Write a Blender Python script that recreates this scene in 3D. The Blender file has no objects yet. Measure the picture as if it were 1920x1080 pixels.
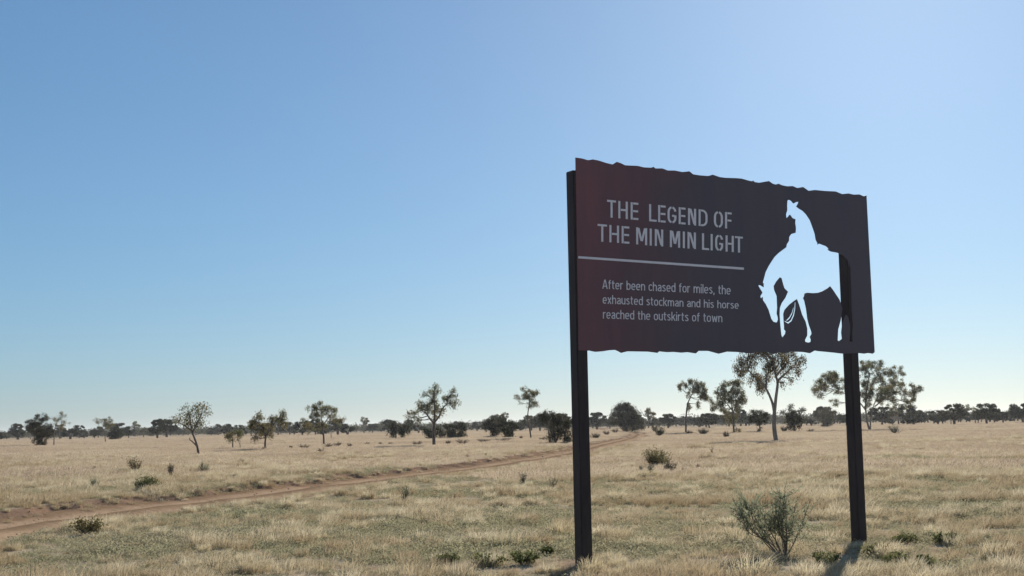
import bpy, bmesh, math, random
import numpy as np
from mathutils import Vector, Matrix
from mathutils.geometry import tessellate_polygon

# ------------------------------------------------------------------ camera
F_PX, HOR, ROLL, EYE = 2460.0, 799.0, 0.0186, 1.6        # focal length and horizon in photo pixels
PITCH = math.atan((HOR - 540) / F_PX)
scene = bpy.context.scene
col = scene.collection
F0 = Vector((0, math.cos(PITCH), math.sin(PITCH)))
U0 = Vector((0, -math.sin(PITCH), math.cos(PITCH)))
R0 = Vector((1, 0, 0))
CR = R0 * math.cos(ROLL) - U0 * math.sin(ROLL)
CU = U0 * math.cos(ROLL) + R0 * math.sin(ROLL)
EYEV = Vector((0, 0, EYE))
cam_d = bpy.data.cameras.new('camera')
cam_d.sensor_width = 36
cam_d.lens = F_PX / 1920 * 36
cam_d.clip_start = 0.1
cam_d.clip_end = 20000
cam = bpy.data.objects.new('camera', cam_d)
m = Matrix((CR, CU, -F0)).transposed().to_4x4()
m.translation = EYEV
cam.matrix_world = m
col.objects.link(cam)
scene.camera = cam
scene.render.resolution_x, scene.render.resolution_y = 1024, 576

# ------------------------------------------------------------------ sky, sun, exposure
SUN_AZ, SUN_EL = math.radians(17.5), math.radians(22.0)   # azimuth to the right of the view
world = bpy.data.worlds.new('World')
scene.world = world
world.use_nodes = True
nt = world.node_tree
nt.nodes.clear()
sky = nt.nodes.new('ShaderNodeTexSky')
sky.sky_type = 'NISHITA'
sky.sun_disc = False
sky.sun_elevation = SUN_EL
sky.sun_rotation = SUN_AZ
sky.altitude = 150
sky.air_density = 1.0
sky.dust_density = 0.4
sky.ozone_density = 10.0
bg = nt.nodes.new('ShaderNodeBackground')
bg.inputs['Strength'].default_value = 0.104
wo = nt.nodes.new('ShaderNodeOutputWorld')
gm = nt.nodes.new('ShaderNodeGamma')                      # the camera's soft tone response, the same over the whole sky
gm.inputs['Gamma'].default_value = 0.7
nt.links.new(sky.outputs[0], gm.inputs['Color'])
wb = nt.nodes.new('ShaderNodeMix')                        # white balance, the same over the whole sky
wb.data_type = 'RGBA'
wb.blend_type = 'MULTIPLY'
wb.inputs[0].default_value = 1.0
wb.inputs[7].default_value = (.965, 1.022, .995, 1)
nt.links.new(gm.outputs[0], wb.inputs[6])
nt.links.new(wb.outputs[2], bg.inputs[0])
nt.links.new(bg.outputs[0], wo.inputs[0])
sun_d = bpy.data.lights.new('sun', 'SUN')
sun_d.energy = 5.0
sun_d.angle = math.radians(0.53)
sun_d.color = (1.0, 0.93, 0.82)
sun = bpy.data.objects.new('sun', sun_d)
sdir = Vector((math.sin(SUN_AZ) * math.cos(SUN_EL), math.cos(SUN_AZ) * math.cos(SUN_EL), math.sin(SUN_EL)))
sun.rotation_euler = sdir.to_track_quat('Z', 'Y').to_euler()
sun.location = (0, 0, 30)
col.objects.link(sun)
vs = scene.view_settings
vs.view_transform = 'Standard'
vs.look = 'None'
vs.gamma = 1
vs.exposure = 0.6
vs.use_curve_mapping = False

# ------------------------------------------------------------------ helpers: pixels of the photo to places
def ray(x, y):
    return (F0 * F_PX + CR * (x - 960) - CU * (y - 540)).normalized()

def hor_y(x):
    return HOR - ROLL * (x - 960)

def gp(x, y):                                             # where a pixel's ray meets level ground
    d = ray(x, y)
    t = -EYE / d.z
    return EYEV + d * t

def at_depth(x, Z):                                       # ground point in the column x at the distance Z
    return gp(x, hor_y(x) + F_PX * EYE / Z)

VIEWS = {'a': (0, 740, 4.155), 'b': (400, 700, 4.155), 'c': (720, 690, 4.5), 'd': (1080, 660, 4.155),
         'e': (1260, 650, 5.685), 'f': (1480, 640, 4.155), 'g': (0, 860, 4), 'h': (480, 860, 4),
         'i': (960, 860, 4), 'j': (1340, 820, 3.31), 's': (1040, 270, 5.142), 't': (1060, 460, 5.142),
         'u': (1380, 320, 5.4), 'v': (1380, 490, 5.4), 'p': (0, 0, 1)}

def V(view, x, y):
    ox, oy, s = VIEWS[view]
    return ox + x / s, oy + y / s

# ------------------------------------------------------------------ value noise in numpy
_tab = np.random.RandomState(5).rand(256, 256)

def vnoise(x, y):
    x = np.asarray(x, float); y = np.asarray(y, float)
    xi = np.floor(x).astype(int); yi = np.floor(y).astype(int)
    fx = x - xi; fy = y - yi
    fx = fx * fx * (3 - 2 * fx); fy = fy * fy * (3 - 2 * fy)
    a = _tab[xi & 255, yi & 255]; b = _tab[(xi + 1) & 255, yi & 255]
    c = _tab[xi & 255, (yi + 1) & 255]; d = _tab[(xi + 1) & 255, (yi + 1) & 255]
    return (a * (1 - fx) + b * fx) * (1 - fy) + (c * (1 - fx) + d * fx) * fy

def fbm(x, y, o=3):
    s = 0; w = 1; tw = 0
    for k in range(o):
        s = s + w * vnoise(np.asarray(x) * 2 ** k + 17.3 * k, np.asarray(y) * 2 ** k + 9.1 * k)
        tw += w; w *= .5
    return s / tw

# ------------------------------------------------------------------ the track's centre line
trk_px = [(-420, 1075), (-180, 1018), (0, 985), (280, 950), (560, 917), (800, 886), (1050, 851.5), (1130, 834),
          (1185, 820), (1197, 813.5), (1180, 810), (1150, 807.5), (1125, 805), (1116, 802.5)]
TRK = np.array([gp(*p)[:2] for p in trk_px])
TRK = np.vstack([TRK[0] + (TRK[0] - TRK[1]) * 2.5, TRK])

def smooth_line(P, n):
    P = np.asarray(P, float)
    out = []
    for i in range(len(P) - 1):
        p0 = P[max(i - 1, 0)]; p1 = P[i]; p2 = P[i + 1]; p3 = P[min(i + 2, len(P) - 1)]
        for k in range(n):
            t = k / n
            out.append(.5 * ((2 * p1) + (-p0 + p2) * t + (2 * p0 - 5 * p1 + 4 * p2 - p3) * t * t + (-p0 + 3 * p1 - 3 * p2 + p3) * t ** 3))
    out.append(P[-1])
    return np.array(out)

_c = smooth_line(TRK, 24)
_l = np.concatenate([[0], np.cumsum(np.linalg.norm(np.diff(_c, axis=0), axis=1))])
N_TRK = 420
_s = (np.linspace(0, 1, N_TRK) ** 1.35) * _l[-1]
CL = np.stack([np.interp(_s, _l, _c[:, 0]), np.interp(_s, _l, _c[:, 1])], 1)
CLT = np.gradient(CL, axis=0); CLT /= np.linalg.norm(CLT, axis=1)[:, None]
CLN = np.stack([-CLT[:, 1], CLT[:, 0]], 1)                # points to the left of the way, the far side
HALF = 1.62

def track_dist(x, y):                                     # signed distance from the centre line
    x = np.atleast_1d(np.asarray(x, float)); y = np.atleast_1d(np.asarray(y, float))
    best = np.full(x.shape, 1e9); sgn = np.zeros(x.shape)
    for i in range(0, len(x), 20000):
        X = x[i:i + 20000, None] - CL[None, ::2, 0]; Y = y[i:i + 20000, None] - CL[None, ::2, 1]
        k = np.argmin(X * X + Y * Y, 1)
        r = np.arange(len(k))
        nn = CLN[::2][k]
        lat = X[r, k] * nn[:, 0] + Y[r, k] * nn[:, 1]
        best[i:i + 20000] = np.sqrt(X[r, k] ** 2 + Y[r, k] ** 2)
        sgn[i:i + 20000] = np.sign(lat)
    return best, sgn

def height_open(x, y):
    r = np.sqrt(np.asarray(x) ** 2 + np.asarray(y) ** 2)
    fade = np.clip((r - 5) / 30, 0.25, 1) * np.clip((400 - r) / 200, 0, 1)
    return ((fbm(np.asarray(x) * .12 + 40, np.asarray(y) * .12 + 40, 3) - .5) * .16
            + (fbm(np.asarray(x) * .9, np.asarray(y) * .9, 2) - .5) * .05) * fade

def height(x, y):
    x = np.atleast_1d(np.asarray(x, float)); y = np.atleast_1d(np.asarray(y, float))
    d, s = track_dist(x, y)
    w = d + (fbm(x * 1.7 + 3, y * 1.7 + 8, 3) - .5) * .5
    cut = np.clip((HALF + .25 - w) / .35, 0, 1)
    cut = cut * cut * (3 - 2 * cut)
    bank = np.exp(-((w - HALF - .55) / .5) ** 2) * .07 * (s > 0)
    return height_open(x, y) - .13 * cut + bank

def gz(p):
    return float(height([p[0]], [p[1]])[0])

# ------------------------------------------------------------------ materials
def mat_new(name):
    mt = bpy.data.materials.new(name)
    mt.use_nodes = True
    t = mt.node_tree
    t.nodes.clear()
    out = t.nodes.new('ShaderNodeOutputMaterial')
    return mt, t, out

def N(t, kind, **kw):
    n = t.nodes.new(kind)
    for k, v in kw.items():
        if k.startswith('i_'):
            n.inputs[k[2:].replace('_', ' ')].default_value = v
        else:
            setattr(n, k, v)
    return n

def ramp(t, fac, stops):
    r = t.nodes.new('ShaderNodeValToRGB')
    el = r.color_ramp.elements
    while len(el) < len(stops):
        el.new(.5)
    while len(el) > max(len(stops), 1):
        el.remove(el[-1])
    for e, (p, c) in zip(el, stops):
        e.position = p
        e.color = (*c, 1)
    t.links.new(fac, r.inputs[0])
    return r.outputs[0]

def mixc(t, fac, a, b, mode='MIX'):
    n = t.nodes.new('ShaderNodeMix')
    n.data_type = 'RGBA'
    n.blend_type = mode
    for sock, v in ((n.inputs[0], fac), (n.inputs[6], a), (n.inputs[7], b)):
        if hasattr(v, 'is_linked'):
            t.links.new(v, sock)
        elif isinstance(v, (int, float)):
            sock.default_value = v
        else:
            sock.default_value = (*v, 1)
    return n.outputs[2]

def noise(t, scale, detail=4, rough=.55, vec=None, sx=None):
    n = N(t, 'ShaderNodeTexNoise', i_Scale=scale, i_Detail=detail, i_Roughness=rough)
    if vec is None:
        vec = t.nodes.new('ShaderNodeNewGeometry').outputs['Position']
    if sx:
        mp = t.nodes.new('ShaderNodeMapping')
        mp.inputs['Scale'].default_value = sx
        t.links.new(vec, mp.inputs[0])
        vec = mp.outputs[0]
    t.links.new(vec, n.inputs['Vector'])
    return n.outputs['Fac']

def leaf_mat(name, cols, transl=.35, patch=None, tip=None, rough=.6):
    """foliage: colour varies from leaf clump to clump, light passes through"""
    mt, t, out = mat_new(name)
    inf = t.nodes.new('ShaderNodeObjectInfo')
    c = ramp(t, inf.outputs['Random'], [(i / max(len(cols) - 1, 1), k) for i, k in enumerate(cols)])
    if patch:
        n1 = noise(t, patch[0], 3)
        c = mixc(t, ramp(t, n1, [(.42, (0, 0, 0)), (.62, (1, 1, 1))]), c, patch[1])
    n2 = noise(t, 3.0, 2)
    c = mixc(t, .35, c, ramp(t, n2, [(.3, (.55, .55, .55)), (.7, (1.3, 1.3, 1.3))]), 'MULTIPLY')
    if tip:
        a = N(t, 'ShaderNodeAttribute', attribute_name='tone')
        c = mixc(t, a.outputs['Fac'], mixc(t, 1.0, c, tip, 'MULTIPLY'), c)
    d = N(t, 'ShaderNodeBsdfDiffuse', i_Roughness=0.0)
    tr = t.nodes.new('ShaderNodeBsdfTranslucent')
    t.links.new(c, d.inputs[0])
    t.links.new(c, tr.inputs[0])
    mx = t.nodes.new('ShaderNodeMixShader')
    mx.inputs[0].default_value = transl
    t.links.new(d.outputs[0], mx.inputs[1])
    t.links.new(tr.outputs[0], mx.inputs[2])
    t.links.new(mx.outputs[0], out.inputs[0])
    return mt

def rough_mat(name, a, b, scale, rough=.85, bump=.3, stretch=None):
    mt, t, out = mat_new(name)
    tc = t.nodes.new('ShaderNodeTexCoord').outputs['Object']
    n = noise(t, scale, 5, .6, tc, stretch)
    c = ramp(t, n, [(.3, a), (.7, b)])
    p = N(t, 'ShaderNodeBsdfPrincipled', i_Roughness=rough)
    t.links.new(c, p.inputs['Base Color'])
    bp = N(t, 'ShaderNodeBump', i_Strength=bump, i_Distance=.02)
    t.links.new(n, bp.inputs['Height'])
    t.links.new(bp.outputs[0], p.inputs['Normal'])
    t.links.new(p.outputs[0], out.inputs[0])
    return mt

M = {}
M['bark'] = rough_mat('bark', (.07, .05, .04), (.19, .15, .12), 6, stretch=(1, 1, .25))
M['bark_pale'] = rough_mat('pale_bark', (.13, .105, .085), (.30, .255, .21), 5, stretch=(1, 1, .3))
M['twig'] = rough_mat('twig', (.10, .07, .05), (.20, .15, .11), 20)
M['leaf_olive'] = leaf_mat('leaf_olive', [(.125, .13, .062), (.15, .148, .07), (.14, .125, .06)], .48, (1.2, (.175, .14, .07)))
M['leaf_rust'] = leaf_mat('leaf_rust', [(.16, .11, .055)], .45, (.9, (.115, .11, .055)))
M['leaf_dark'] = leaf_mat('leaf_dark', [(.055, .058, .034), (.07, .068, .038), (.08, .068, .040)], .32)
M['leaf_grey'] = leaf_mat('leaf_grey', [(.27, .29, .19), (.23, .26, .175)], .48)
M['leaf_blue'] = leaf_mat('leaf_bluegreen', [(.10, .13, .095)], .3)
M['leaf_green'] = leaf_mat('leaf_green', [(.12, .135, .055), (.14, .145, .06)], .4)
M['leaf_dull'] = leaf_mat('leaf_dull', [(.11, .095, .06), (.13, .115, .075)], .3)
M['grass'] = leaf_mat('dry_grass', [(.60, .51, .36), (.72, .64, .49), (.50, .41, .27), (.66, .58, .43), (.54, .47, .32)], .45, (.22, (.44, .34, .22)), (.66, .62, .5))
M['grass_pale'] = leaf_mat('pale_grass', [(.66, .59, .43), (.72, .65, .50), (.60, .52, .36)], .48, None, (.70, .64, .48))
M['grass_far'] = leaf_mat('dry_grass_far', [(.60, .50, .37), (.56, .46, .34), (.52, .42, .30)], .42, (.05, (.48, .38, .28)))
M['herb'] = leaf_mat('low_herb', [(.33, .31, .20), (.40, .34, .22), (.28, .28, .17), (.44, .39, .28)], .4, (.22, (.33, .315, .195)))

M['clod'] = rough_mat('earth_clod', (.20, .13, .09), (.36, .26, .185), 12)
# ground
mt, t, out = mat_new('ground')
n1 = noise(t, .05, 5)
n2 = noise(t, .9, 5, .6)
n3 = noise(t, 14, 4, .65)
c = ramp(t, n1, [(.35, (.38, .31, .22)), (.65, (.48, .40, .29))])
c = mixc(t, ramp(t, n2, [(.42, (0, 0, 0)), (.66, (1, 1, 1))]), c, (.32, .235, .16))
c = mixc(t, .6, c, ramp(t, n3, [(.25, (.5, .48, .45)), (.75, (1.35, 1.32, 1.28))]), 'MULTIPLY')
p = N(t, 'ShaderNodeBsdfDiffuse', i_Roughness=0.0)
t.links.new(c, p.inputs[0])
ba = N(t, 'ShaderNodeAttribute', attribute_name='bare')
c = mixc(t, ba.outputs['Fac'], c, ramp(t, n3, [(.3, (.19, .12, .08)), (.7, (.30, .20, .135))]))
t.links.new(c, p.inputs[0])
bp = N(t, 'ShaderNodeBump', i_Strength=.3, i_Distance=.02)
t.links.new(n3, bp.inputs['Height']); t.links.new(bp.outputs[0], p.inputs['Normal'])
t.links.new(p.outputs[0], out.inputs[0])
M['ground'] = mt
# track
mt, t, out = mat_new('track_dirt')
a = N(t, 'ShaderNodeAttribute', attribute_name='lat')
wv = noise(t, .5, 4)
n3 = noise(t, 9, 5, .65)
n4 = noise(t, 45, 3, .6)
c = ramp(t, n3, [(.3, (.30, .208, .14)), (.55, (.39, .28, .19)), (.75, (.47, .355, .255))])
c = mixc(t, ramp(t, wv, [(.4, (0, 0, 0)), (.65, (1, 1, 1))]), c, mixc(t, .5, c, (.30, .21, .14)))
wob = N(t, 'ShaderNodeMath', operation='MULTIPLY_ADD'); wob.inputs[1].default_value = .5
t.links.new(noise(t, 1.6, 4), wob.inputs[0]); t.links.new(a.outputs['Fac'], wob.inputs[2])
sc_ = N(t, 'ShaderNodeMath', operation='MULTIPLY'); sc_.inputs[1].default_value = .5
t.links.new(wob.outputs[0], sc_.inputs[0])
c = mixc(t, 1.0, c, ramp(t, sc_.outputs[0], [(.16, (.62, .60, .55)), (.34, (1.05, 1.03, 1.0)), (.62, (1.1, 1.08, 1.06)), (.80, (.66, .62, .58))]), 'MULTIPLY')
c = mixc(t, .6, c, ramp(t, n4, [(.3, (.7, .68, .66)), (.7, (1.2, 1.2, 1.2))]), 'MULTIPLY')
p = N(t, 'ShaderNodeBsdfDiffuse', i_Roughness=0.0)
t.links.new(c, p.inputs[0])
bp = N(t, 'ShaderNodeBump', i_Strength=.35, i_Distance=.02)
t.links.new(n3, bp.inputs['Height']); t.links.new(bp.outputs[0], p.inputs['Normal'])
t.links.new(p.outputs[0], out.inputs[0])
M['track'] = mt
# sign steel: dark brown-grey weathered paint, rust flecks, red lens-flare veil painted into the colour towards the left
mt, t, out = mat_new('sign_steel')
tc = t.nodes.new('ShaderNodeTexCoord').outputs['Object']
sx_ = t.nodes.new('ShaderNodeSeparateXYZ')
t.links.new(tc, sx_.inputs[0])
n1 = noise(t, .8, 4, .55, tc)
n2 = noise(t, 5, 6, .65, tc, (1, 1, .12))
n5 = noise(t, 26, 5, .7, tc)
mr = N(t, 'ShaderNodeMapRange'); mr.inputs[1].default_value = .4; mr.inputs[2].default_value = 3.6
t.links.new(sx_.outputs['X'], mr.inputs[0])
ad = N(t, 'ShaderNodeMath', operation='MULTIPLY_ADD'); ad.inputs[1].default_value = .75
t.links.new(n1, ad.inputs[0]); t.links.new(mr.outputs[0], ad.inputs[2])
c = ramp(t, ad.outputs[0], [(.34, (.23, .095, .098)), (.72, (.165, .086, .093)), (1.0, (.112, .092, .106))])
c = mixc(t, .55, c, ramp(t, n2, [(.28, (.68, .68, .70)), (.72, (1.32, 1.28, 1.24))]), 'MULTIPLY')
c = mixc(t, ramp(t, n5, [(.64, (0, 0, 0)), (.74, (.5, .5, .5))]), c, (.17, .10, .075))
p = N(t, 'ShaderNodeBsdfPrincipled')
t.links.new(ramp(t, n2, [(.3, (.45, .45, .45)), (.7, (.75, .75, .75))]), p.inputs['Roughness'])
t.links.new(c, p.inputs['Base Color'])
bp = N(t, 'ShaderNodeBump', i_Strength=.12, i_Distance=.01)
t.links.new(n5, bp.inputs['Height']); t.links.new(bp.outputs[0], p.inputs['Normal'])
t.links.new(p.outputs[0], out.inputs[0])
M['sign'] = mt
M['post'] = rough_mat('post_steel', (.022, .0130, .0115), (.050, .031, .027), 9, .6, .1, (1, 1, .18))
M['letter'] = rough_mat('letter_paint', (.82, .78, .79), (.92, .88, .89), 14, .6, .05)

# ------------------------------------------------------------------ object helpers
def link(o, parent=None):
    col.objects.link(o)
    if parent is not None:
        o.parent = parent
    return o

def empty(name, loc, label, cat, group=None):
    o = bpy.data.objects.new(name, None)
    o.location = loc
    o.empty_display_size = .3
    link(o)
    tag(o, label, cat, group)
    return o

def tag(o, label, cat, group=None):
    o['label'] = label
    o['category'] = cat
    if group:
        o['group'] = group
    return o

class MB:
    """collects polygons, then links them as one mesh object"""
    def __init__(s):
        s.v = []; s.f = []; s.n = 0; s.tone = []
    def add(s, v, f, tone=None):
        v = np.asarray(v, float).reshape(-1, 3)
        s.v.append(v)
        s.f += [[i + s.n for i in q] for q in f]
        s.tone.append(np.zeros(len(v)) if tone is None else np.asarray(tone, float))
        s.n += len(v)
    def quads(s, v):                                       # v: (k,4,3)
        k = len(v)
        s.add(v.reshape(-1, 3), np.arange(4 * k).reshape(k, 4).tolist())
    def tube(s, pts, rad, sides=6, cap=True):
        pts = [np.asarray(p, float) for p in pts]
        rings = []
        for i, p in enumerate(pts):
            a = pts[min(i + 1, len(pts) - 1)] - pts[max(i - 1, 0)]
            a = a / (np.linalg.norm(a) + 1e-9)
            ref = np.array((1., 0, 0)) if abs(a[0]) < .9 else np.array((0, 1., 0))
            u = np.cross(a, ref); u /= np.linalg.norm(u); w = np.cross(a, u)
            rings.append([p + rad[i] * (u * math.cos(q) + w * math.sin(q)) for q in np.linspace(0, 2 * math.pi, sides, endpoint=False)])
        v = np.array(rings).reshape(-1, 3)
        f = []
        for i in range(len(pts) - 1):
            for k in range(sides):
                f.append([i * sides + k, i * sides + (k + 1) % sides, (i + 1) * sides + (k + 1) % sides, (i + 1) * sides + k])
        if cap:
            f.append([(len(pts) - 1) * sides + k for k in range(sides)])
            f.append([k for k in range(sides)][::-1])
        s.add(v, f)
    def mesh(s, name, mat, smooth=False, tone=False):
        me = bpy.data.meshes.new(name)
        v = np.concatenate(s.v) if s.v else np.zeros((0, 3))
        me.from_pydata(v.tolist(), [], s.f)
        me.materials.append(mat)
        if smooth:
            me.polygons.foreach_set('use_smooth', [True] * len(me.polygons))
        if tone:
            at = me.attributes.new('tone', 'FLOAT', 'POINT')
            at.data.foreach_set('value', np.concatenate(s.tone))
        me.update()
        return me
    def build(s, name, mat, parent=None, smooth=False):
        return link(bpy.data.objects.new(name, s.mesh(name, mat, smooth)), parent)

def unit(v):
    return v / (np.linalg.norm(v, axis=-1, keepdims=True) + 1e-9)

def leaves(rng, c, L, W, droop=.6):
    """leaf-shaped faces round the points c, hanging by the amount droop"""
    k = len(c)
    a = unit(rng.normal(size=(k, 3)) + np.array((0, 0, -droop * 2)))
    w = unit(np.cross(a, rng.normal(size=(k, 3))))
    l = (L * rng.uniform(.65, 1.25, k))[:, None]
    ww = (W * rng.uniform(.7, 1.2, k))[:, None]
    return np.stack([c - a * l * .5, c + w * ww * .5 - a * l * .08, c + a * l * .5, c - w * ww * .5 - a * l * .08], 1)

# ------------------------------------------------------------------ ground and track
def axis(lo, hi, fine_lo, fine_hi, step, n_out):
    mid = np.arange(fine_lo, fine_hi, step)
    up = fine_hi + (np.geomspace(1, hi - fine_hi + 1, n_out) - 1)
    dn = fine_lo - (np.geomspace(1, fine_lo - lo + 1, n_out) - 1)[1:][::-1]
    return np.concatenate([dn, mid, up])

gx = axis(-3500, 3500, -17, 14, .22, 46)
gy = axis(-500, 4800, 8, 62, .25, 60)
GX, GY = np.meshgrid(gx, gy)
d_, s_ = track_dist(GX.ravel(), GY.ravel())
gzv = height(GX.ravel(), GY.ravel()) - .05 * np.clip((HALF - .15 - d_) / .2, 0, 1) - .10 * np.clip((HALF + .3 - d_) / .4, 0, 1) * (GY.ravel() > 60)
verts = np.stack([GX.ravel(), GY.ravel(), gzv], 1)
nx, ny = len(gx), len(gy)
ii = (np.arange(ny - 1)[:, None] * nx + np.arange(nx - 1)[None]).ravel()
me = bpy.data.meshes.new('ground')
me.from_pydata(verts.tolist(), [], np.stack([ii, ii + 1, ii + nx + 1, ii + nx], 1).tolist())
me.polygons.foreach_set('use_smooth', [True] * len(me.polygons))
ba = me.attributes.new('bare', 'FLOAT', 'POINT'); ba.data.foreach_set('value', np.clip((HALF + .75 - d_) / .4, 0, 1))
me.materials.append(M['ground'])
ground = link(bpy.data.objects.new('ground', me))
ground['kind'] = 'structure'

lat = np.linspace(-1, 1, 25) * (HALF - .02)
prof = -.06 * np.exp(-((np.abs(lat) - .78) / .26) ** 2) + .05 * np.exp(-(lat / .3) ** 2) + .05 * np.clip((np.abs(lat) - 1.2) / .4, 0, 1)
tv = []
for i in range(N_TRK):
    j = (vnoise(np.array([i * .21]), np.array([3.]))[0] - .5) * .25
    P = CL[i][None] + CLN[i][None] * (lat + j)[:, None]
    z = height_open(P[:, 0], P[:, 1]) - .105 + prof + (fbm(P[:, 0] * 3, P[:, 1] * 3, 3) - .5) * .06
    tv.append(np.concatenate([P, z[:, None]], 1))
tv = np.array(tv).reshape(-1, 3)
nl = len(lat)
ii = (np.arange(N_TRK - 1)[:, None] * nl + np.arange(nl - 1)[None]).ravel()
me = bpy.data.meshes.new('dirt_track')
me.from_pydata(tv.tolist(), [], np.stack([ii, ii + 1, ii + nl + 1, ii + nl], 1)[:, ::-1].tolist())
me.polygons.foreach_set('use_smooth', [True] * len(me.polygons))
la = me.attributes.new('lat', 'FLOAT', 'POINT'); la.data.foreach_set('value', np.tile(np.abs(lat), N_TRK))
me.materials.append(M['track'])
track = link(bpy.data.objects.new('dirt_track', me))
track['kind'] = 'structure'

# ------------------------------------------------------------------ the sign
LP, RP = gp(1095, 1062), gp(1611, 1016)
D = (RP - LP); D.z = 0; D.normalize()
NRM = Vector((D.y, -D.x, 0))                              # towards the camera
if NRM.y > 0:
    NRM = -NRM
PS = .148                                                  # post section
O = LP + NRM * (PS / 2 + .005)
O.z = 0

def plane(px, py, off=0.0):                                # pixel of the photo -> (along, up) on the face of the panel
    d = ray(px, py)
    tt = (O + NRM * off - EYEV).dot(NRM) / d.dot(NRM)
    h = EYEV + d * tt
    return (h - O).dot(D), h.z

sign = empty('information_sign', (LP.x, LP.y, gz(LP)), 'large dark steel sign on two posts with a horse and rider cut-out', 'sign')

def plane_to_world(u, z, off=0.0):
    p_ = O + D * u + NRM * off
    return Vector((p_.x, p_.y, z))

def child_world(o):                                       # meshes given in world space under a placed Empty
    o.matrix_parent_inverse = o.parent.matrix_world.inverted()

bpy.context.view_layer.update()
top = [('s', q) for q in [(202, 130), (270, 140), (320, 156), (370, 148), (420, 158), (500, 183), (560, 197), (600, 172), (640, 185), (680, 205), (740, 208), (800, 210), (860, 225), (930, 228), (955, 220), (970, 235), (1040, 235), (1090, 255), (1160, 255), (1230, 270), (1300, 263), (1335, 292), (1400, 302), (1480, 308), (1525, 295), (1590, 318), (1640, 325), (1730, 328)]]
top += [('u', q) for q in [(0, 75), (60, 80), (120, 98), (165, 108), (175, 100), (190, 115), (235, 122), (300, 110), (335, 105), (370, 130), (400, 140), (432, 132), (470, 148), (520, 158), (575, 155), (620, 175), (680, 165), (735, 203), (800, 195), (900, 205), (1010, 210), (1075, 237), (1140, 230), (1190, 242), (1250, 240), (1290, 258), (1322, 250)]]
bot = [('v', q) for q in [(1405, 920), (1385, 935), (1340, 928), (1300, 935), (1240, 928), (1080, 935), (1000, 925), (900, 915), (840, 910), (798, 903), (750, 930), (680, 918), (620, 916), (560, 914), (500, 930), (440, 920), (380, 940), (330, 920), (260, 918), (200, 920), (150, 932), (80, 930)]]
bot += [('t', q) for q in [(1740, 1036), (1650, 1028), (1560, 1025), (1480, 1045), (1380, 1018), (1285, 1018), (1260, 1042), (1180, 1030), (1120, 1035), (1050, 1028), (980, 1030), (905, 1022), (890, 1037), (800, 1025), (600, 1022), (540, 1037), (510, 1020), (480, 1008), (420, 1012), (360, 1022), (290, 1027), (235, 1015), (128, 1012)]]
horse = [('u', q) for q in [(1035, 832), (1000, 825), (960, 818), (930, 800), (940, 790), (915, 765), (870, 748), (845, 738), (825, 748), (828, 735), (810, 700), (800, 640), (780, 580), (750, 500), (710, 440), (675, 405), (640, 385), (612, 362), (626, 340), (635, 315), (610, 318), (583, 332), (560, 305), (540, 295), (522, 300), (518, 350), (520, 400), (507, 440), (512, 482), (530, 465), (545, 445), (560, 460), (570, 478), (603, 492), (600, 530), (608, 580), (605, 628), (560, 642), (540, 670), (537, 712), (515, 745), (510, 775), (470, 805), (430, 835), (390, 875), (360, 920), (330, 968)]]
horse += [('v', q) for q in [(300, 110), (282, 180), (272, 215), (282, 225), (280, 262), (255, 245), (232, 238), (228, 250), (250, 285), (268, 315), (262, 330), (248, 350), (252, 378), (270, 360), (275, 395), (300, 430), (330, 490), (345, 540), (360, 585), (380, 612), (415, 620), (428, 590), (425, 560), (415, 530), (420, 470), (415, 350), (390, 290), (385, 250), (410, 205), (445, 162), (462, 170), (475, 220), (490, 270), (527, 308), (500, 370), (465, 420), (445, 470), (442, 540), (450, 650), (460, 745), (470, 772), (500, 735), (505, 705), (490, 690), (490, 660), (485, 600), (482, 530), (495, 490), (540, 440), (590, 400), (618, 382), (640, 440), (670, 540), (705, 610), (722, 680), (722, 750), (700, 795), (702, 815), (730, 822), (758, 815), (760, 790), (750, 765), (768, 735), (765, 710), (740, 640), (725, 580), (712, 480), (695, 400), (682, 372), (692, 355), (697, 325), (720, 317), (780, 322), (830, 318), (880, 300), (930, 272), (955, 252), (990, 300), (1050, 390), (1078, 480), (1060, 600), (1035, 690), (1030, 800), (1045, 808), (1075, 785), (1068, 720), (1076, 650), (1092, 595), (1115, 540), (1138, 570), (1155, 640), (1156, 740), (1150, 812), (1182, 815), (1176, 740), (1182, 650), (1172, 500), (1166, 300), (1160, 100), (1150, 0)]]
horse += [('u', q) for q in [(1146, 985), (1130, 905), (1090, 860)]]
rein_a = [('v', q) for q in [(597, 412), (605, 415), (603, 480), (590, 550), (565, 605), (530, 632), (495, 610), (492, 597), (515, 612), (530, 615), (555, 595), (578, 545), (592, 480)]]
rein_b = [('v', q) for q in [(583, 462), (588, 470), (572, 530), (545, 580), (515, 604), (510, 596), (540, 565), (565, 520)]]
loops = [[Vector((*plane(*V(v_, *q)), 0)) for v_, q in L_] for L_ in (top + bot, horse, rein_a, rein_b)]

def plate(loops, thick, front=0.0):
    tris = tessellate_polygon(loops)
    flat = [p_ for L_ in loops for p_ in L_]
    n_ = len(flat)
    mb = MB()
    v = [plane_to_world(p_.x, p_.y, front) for p_ in flat] + [plane_to_world(p_.x, p_.y, front - thick) for p_ in flat]
    f = []
    for tr in tris:
        a_, b_, c_ = (flat[i] for i in tr)
        ccw = (b_ - a_).cross(c_ - a_).z > 0
        q = list(tr) if ccw else list(tr)[::-1]
        f.append(q); f.append([i + n_ for i in q][::-1])
    st = 0
    for L_ in loops:
        k = len(L_)
        for i in range(k):
            j = (i + 1) % k
            f.append([st + i, st + j, st + j + n_, st + i + n_])
        st += k
    mb.add([tuple(q) for q in v], f)
    return mb

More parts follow.
